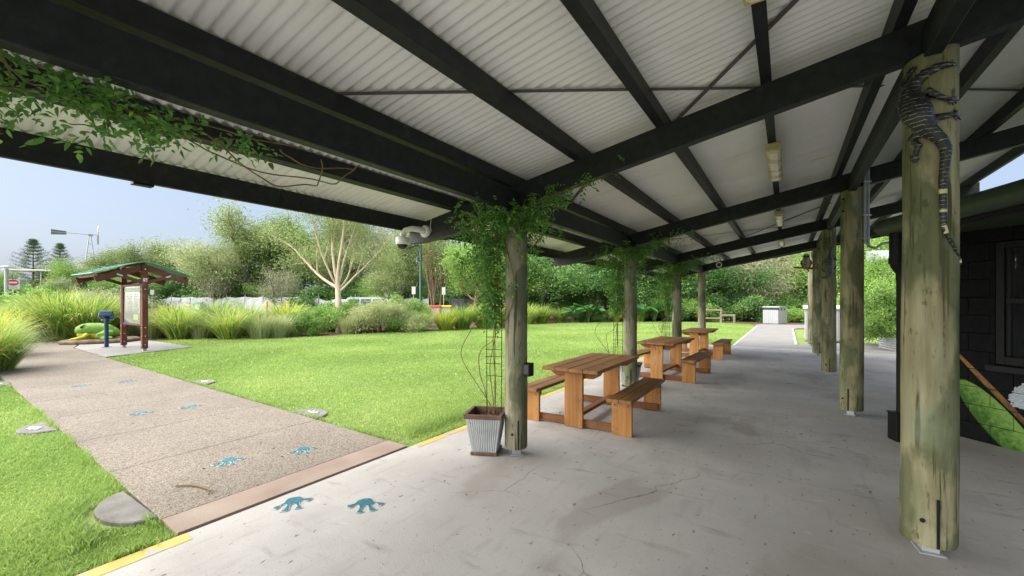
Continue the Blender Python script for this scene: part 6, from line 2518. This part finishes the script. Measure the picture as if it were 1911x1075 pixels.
# grass clumps
for kind, px, d, h, k, wd_, lab in (('near', -75, 8.9, 1.05, 1, 1.0, 'big yellow-green grass clump at the left picture edge'), ('near', -12, 9.7, 0.95, 0, 1.0, 'big bright grass clump overhanging the left path edge'), ('near', -28, 12.0, 1.25, 1, 1.1, 'yellow-green grass clump behind the path-edge clump'),
                               ('big', 115, 17.4, 1.75, 0, 1.25, 'large arching grass clump left of the frog'), ('big', 165, 17.8, 1.75, 1, 1.25, 'large arching grass clump behind the frog'), ('big', 75, 18.2, 1.6, 2, 1.2, 'large grass clump at the bend of the path'),
                               ('big', 205, 19.4, 1.6, 0, 1.1, 'grass clump behind the blue post'), ('yellow', 40, 16.5, 1.35, 0, 1.2, 'yellow-green grass clump left of the path bend'), ('yellow', 95, 21.5, 2.0, 1, 1.2, 'tall yellow-green clump behind the large grasses'),
                               ('reed', 245, 19.0, 1.2, 0, 1.2, 'upright reedy clump behind the kiosk posts'), ('reed', 285, 18.8, 1.1, 1, 1.2, 'upright reedy clump right of the kiosk post'),
                               ('big', 335, 18.4, 1.30, 1, 1.2, 'arching grass clump right of the kiosk'), ('yellow', 322, 19.4, 1.45, 0, 1.1, 'yellowish grass clump behind the one right of the kiosk'), ('reed', 378, 18.7, 1.2, 0, 1.2, 'reedy clump between two arching clumps'),
                               ('big', 428, 18.3, 1.20, 2, 1.25, 'bright arching grass clump at mid lawn edge'), ('big', 405, 20, 1.45, 0, 1.1, 'grass clump behind the mid lawn edge clump'), ('reed', 488, 18.5, 1.15, 1, 1.25, 'pale reedy clump below the orange bollards'),
                               ('reed', 520, 18.9, 1.15, 0, 1.2, 'pale reedy clump left of the leafy shrub'), ('yellow', 533, 21.5, 1.55, 1, 1.2, 'yellow grass clump beside the orange bollards'), ('big', 460, 20.3, 1.4, 1, 1.1, 'grass clump behind the pale reeds'),
                               ('reed', 650, 21.3, 1.0, 0, 1.1, 'thin reedy clump right of the gum base'), ('big', 786, 23.2, 0.95, 0, 1.1, 'grass clump below the lamp post'), ('yellow', 832, 23.8, 1.15, 0, 1.35, 'large bright yellow-green clump below the bins'),
                               ('big', 862, 24.6, 1.25, 1, 1.2, 'arching clump right of the bright yellow-green clump'), ('big', 905, 25.2, 1.45, 2, 1.3, 'arching clump left of the near vine post'), ('yellow', 935, 26.4, 1.5, 1, 1.2, 'yellow-green clump behind the near vine post'),
                               ('big', 1010, 31.2, 1.2, 0, 1.3, 'dark grass clump right of the near vine post'), ('big', 985, 30.0, 1.3, 1, 1.2, 'grass clump touching the right of the near vine post'), ('big', 1045, 32.5, 1.0, 2, 1.2, 'low grass clump under the dark-trunked tree'),
                               ('yellow', 1150, 33.5, 1.0, 0, 1.1, 'yellowish clump left of the second vine post'), ('big', 1195, 34, 1.0, 1, 1.2, 'grass clump behind the nearest table top'), ('big', 1340, 36.5, 1.2, 2, 1.3, 'grass clump behind the timber rail')):
    put_tuss(kind, lab, px, d, h, k, wid=wd_)

# elephant-ear plants with huge leaves
M['ear'] = surf('elephant_ear_leaf', [(0.3, (0.055, 0.15, 0.045)), (0.7, (0.10, 0.235, 0.07))], 4, (1, 1, 1), rough=0.4, bump=0.2)


def ear_leaf():
    mb = MB()
    n = 14
    L, Wd = 0.78, 0.52
    vs, fs = [], []
    for i in range(n + 1):
        f = i / n
        w_ = Wd * 0.5 * (math.sin(math.pi * (f * 0.88 + 0.12)) ** 0.75) * (1 - 0.15 * f)
        for s in (-1, -.5, 0, .5, 1):
            vs.append((L * f - 0.12, s * w_, 0.10 * abs(s) - 0.18 * f * f))
    for i in range(n):
        for j in range(4):
            fs.append((i * 5 + j, (i + 1) * 5 + j, (i + 1) * 5 + j + 1, i * 5 + j + 1))
    mb.add(vs, fs, True)
    return mb.mesh('leaf', M['ear'])


EAR = ear_leaf()
for j, (px, d, s, lab) in enumerate(((1068, 31.8, 1.3, 'large-leaved elephant-ear plant right of the dark trunks'), (1098, 32.2, 1.45, 'large-leaved elephant-ear plant beside a fern left of the second vine post'), (1128, 32.5, 1.3, 'large-leaved elephant-ear plant close to the second vine post'),
                                  (1200, 33, 1.5, 'large-leaved elephant-ear plant right of the second vine post'), (1222, 33.5, 1.5, 'large-leaved elephant-ear plant left of the third vine post'))):
    p = at(px, d)
    t = thing('elephant_ear', lab, 'plant', (p.x, p.y, -0.05), 0, 'elephant-ear plants in the mulch bed')
    t.scale = (s, s, s)
    rg = random.Random(300 + j)
    for k in range(6):
        a = 2 * math.pi * k / 6 + rg.uniform(-.3, .3)
        h_ = rg.uniform(.35, .75)
        o = part('leaf', EAR, t, (math.cos(a) * .22, math.sin(a) * .22, h_))
        o.rotation_euler = (rg.uniform(-.2, .2), rg.uniform(-.9, .1), a)
        mb = MB()
        mb.tube([(0, 0, 0), (math.cos(a) * .10, math.sin(a) * .10, h_ * .6), (math.cos(a) * .22, math.sin(a) * .22, h_)], [.02, .016, .01], 6)
        mb.build('leaf_stalk', M['leaf_mid'], t)

# ------------------------------------------------------------------ lawn grass blades
def in_poly(P, poly):
    x, y = P[:, 0], P[:, 1]
    c = np.zeros(len(P), bool)
    n = len(poly)
    for i in range(n):
        x1, y1 = poly[i]
        x2, y2 = poly[(i + 1) % n]
        m = ((y1 > y) != (y2 > y)) & (x < (x2 - x1) * (y - y1) / (y2 - y1 + 1e-12) + x1)
        c ^= m
    return c


def lawn_blades(name, label, poly, n, box, seed, hmul=1.0, fall=6.0):
    r = np.random.default_rng(seed)
    P = np.stack([r.uniform(box[0], box[1], n * 7), r.uniform(box[2], box[3], n * 7)], 1)
    P = P[in_poly(P, poly)]
    for (mx_, my_, mr_) in ((-1.92, -2.545, .34), (-5.55, -2.43, .33), (-3.35, -0.36, .34), (-7.35, -0.20, .33), (-10.4, -2.2, .31)):
        P = P[np.hypot(P[:, 0] - mx_, P[:, 1] - my_) > mr_]
    dist = np.hypot(P[:, 0] - CAM.x, P[:, 1] - CAM.y)
    keep = r.random(len(P)) < np.clip((fall / dist) ** 1.6, 0, 1)
    # only where the lens can see
    dx, dy = P[:, 0] - CAM.x, P[:, 1] - CAM.y
    dep = -dx * SY + dy * CY
    lat = dx * CY + dy * SY
    keep &= (dep > 0.5) & (np.abs(lat) < dep * 1.45 + 1.0)
    P = P[keep][:n]
    dist = dist[keep][:n]
    m = len(P)
    clump = np.sin(P[:, 0] * 3.1 + 1.3 * np.sin(P[:, 1] * 2.3)) * np.sin(P[:, 1] * 2.7 + np.sin(P[:, 0] * 1.9))
    h = hmul * r.uniform(.014, .036, m) * (1 + 0.35 * clump) * np.clip(dist / 9, 1, 1.5)
    w = 0.0032 * r.uniform(.7, 1.3, m) * np.clip(dist / 4.5, 1, 3.2)
    a = r.uniform(0, 2 * math.pi, m)
    b = r.uniform(0, 2 * math.pi, m)
    lean = r.uniform(.1, 1.1, m) * h
    base = np.stack([P[:, 0], P[:, 1], np.full(m, -0.037)], 1)
    S = np.stack([np.cos(a), np.sin(a), np.zeros(m)], 1) * w[:, None]
    mid = base + np.stack([np.cos(b) * lean * .35, np.sin(b) * lean * .35, h * .6], 1)
    tip = base + np.stack([np.cos(b) * lean, np.sin(b) * lean, h], 1)
    V = np.stack([base - S, base + S, mid + S * .8, mid - S * .8, tip], 1).reshape(-1, 3)
    k = (np.arange(m) * 5)[:, None]
    F = np.concatenate([k + np.array([0, 1, 2]), k + np.array([0, 2, 3]), k + np.array([3, 2, 4])], 1).reshape(-1, 3)
    patch = np.sin(P[:, 0] * 0.9 + 2 * np.sin(P[:, 1] * 0.5)) * np.sin(P[:, 1] * 0.8 + 1.5 * np.sin(P[:, 0] * 0.6))
    tone = np.clip(0.5 + 0.10 * clump + 0.19 * patch + r.normal(0, .15, m), 0, .93)
    tone = np.where(r.random(m) < .02 + 0.05 * (patch > .55), 1.0, tone)
    o = bpy.data.objects.new(name, np_mesh(name, V, F, M['grass'], np.repeat(tone, 3)))
    link(o)
    return tag(o, label, 'grass', None, 'stuff')


lawn_blades('lawn_grass', 'short green lawn grass left of the footpath', LAWN2, 110000, (-13, -1.10, -6.5, -2.2), 401, 1.15, 5.0)
lawn_blades('lawn_grass', 'short green lawn grass between footpath and verandah', LAWN, 300000, (-20, 0.8, -0.5, 31), 402, 1.0, 6.5)
# taller tufts where the mower misses, along paving edges
def edge_blades(seed, lines, n):
    r = np.random.default_rng(seed)
    Ps = []
    for (a, b, w) in lines:
        f = r.random(n)
        q = np.stack([a[0] + (b[0] - a[0]) * f, a[1] + (b[1] - a[1]) * f], 1) + r.normal(0, w, (n, 2)) * np.array([1, 1])
        keep = np.sin(f * 37 + seed) + r.normal(0, .6, n) > -0.1
        Ps.append(q[keep])
    P = np.concatenate(Ps)
    P = P[np.hypot(P[:, 0] + 1.92, P[:, 1] + 2.545) > .33]
    bad = (P[:, 0] > -1.10)
    P[bad, 0] = -1.10 - np.abs(r.normal(0, .02, bad.sum()))
    m = len(P)
    h = r.uniform(.04, .10, m)
    a = r.uniform(0, 6.28, m)
    b = r.uniform(0, 6.28, m)
    w = 0.0038 * r.uniform(.7, 1.3, m)
    lean = r.uniform(.2, 1.0, m) * h
    base = np.stack([P[:, 0], P[:, 1], np.full(m, -0.037)], 1)
    S = np.stack([np.cos(a), np.sin(a), np.zeros(m)], 1) * w[:, None]
    mid = base + np.stack([np.cos(b) * lean * .35, np.sin(b) * lean * .35, h * .6], 1)
    tip = base + np.stack([np.cos(b) * lean, np.sin(b) * lean, h], 1)
    V = np.stack([base - S, base + S, mid + S * .8, mid - S * .8, tip], 1).reshape(-1, 3)
    k = (np.arange(m) * 5)[:, None]
    F = np.concatenate([k + np.array([0, 1, 2]), k + np.array([0, 2, 3]), k + np.array([3, 2, 4])], 1).reshape(-1, 3)
    tone = np.clip(r.normal(.5, .18, m), 0, .95)
    o = bpy.data.objects.new('edge_grass', np_mesh('edge_grass', V, F, M['grass'], np.repeat(tone, 3)))
    link(o)
    tag(o, 'longer grass tufts along the paving edges', 'grass', None, 'stuff')


edge_blades(5, [((-1.13, -9 + 4), (-1.13, -2.62), .02), ((-1.13, -0.40), (-1.13, 6), .025), ((-1.3, -2.60), (-7, -2.37), .018), ((-1.3, -0.42), (-9, -0.16), .018), ((-1.5, -0.1), (-1.5, 1.2), .10), ((-2.45, -2.85), (-1.5, -2.95), .05)], 2600)

# dry leaves blown about on the paving
r = np.random.default_rng(900)
n = 150
P = np.stack([r.uniform(-0.95, 4.2, n), r.uniform(-3.4, 12.5, n), np.full(n, 0.006)], 1)
P[:45, 0] = r.uniform(-9, -1.5, 45)
P[:45, 1] = r.uniform(-2.2, -0.5, 45)
P[45:75, 0] = r.normal(0.0, .5, 30).clip(-.95)
D = rdir(r, n) * np.array([1, 1, .12])
N = rdir(r, n, 4.0)
L = r.uniform(.015, .042, n)
V, F = leaf6(P, D, N, L, L * r.uniform(.3, .6, n), r)
m_dry = surf('dry_leaf', [(0.3, (0.09, 0.055, 0.03)), (0.7, (0.20, 0.125, 0.07))], 30, rough=0.8, bump=0, rand=False)
o = bpy.data.objects.new('leaf_litter', np_mesh('leaf_litter', V, F, m_dry))
link(o)
tag(o, 'small dry brown leaves scattered over the paving', 'leaf litter', None, 'stuff')
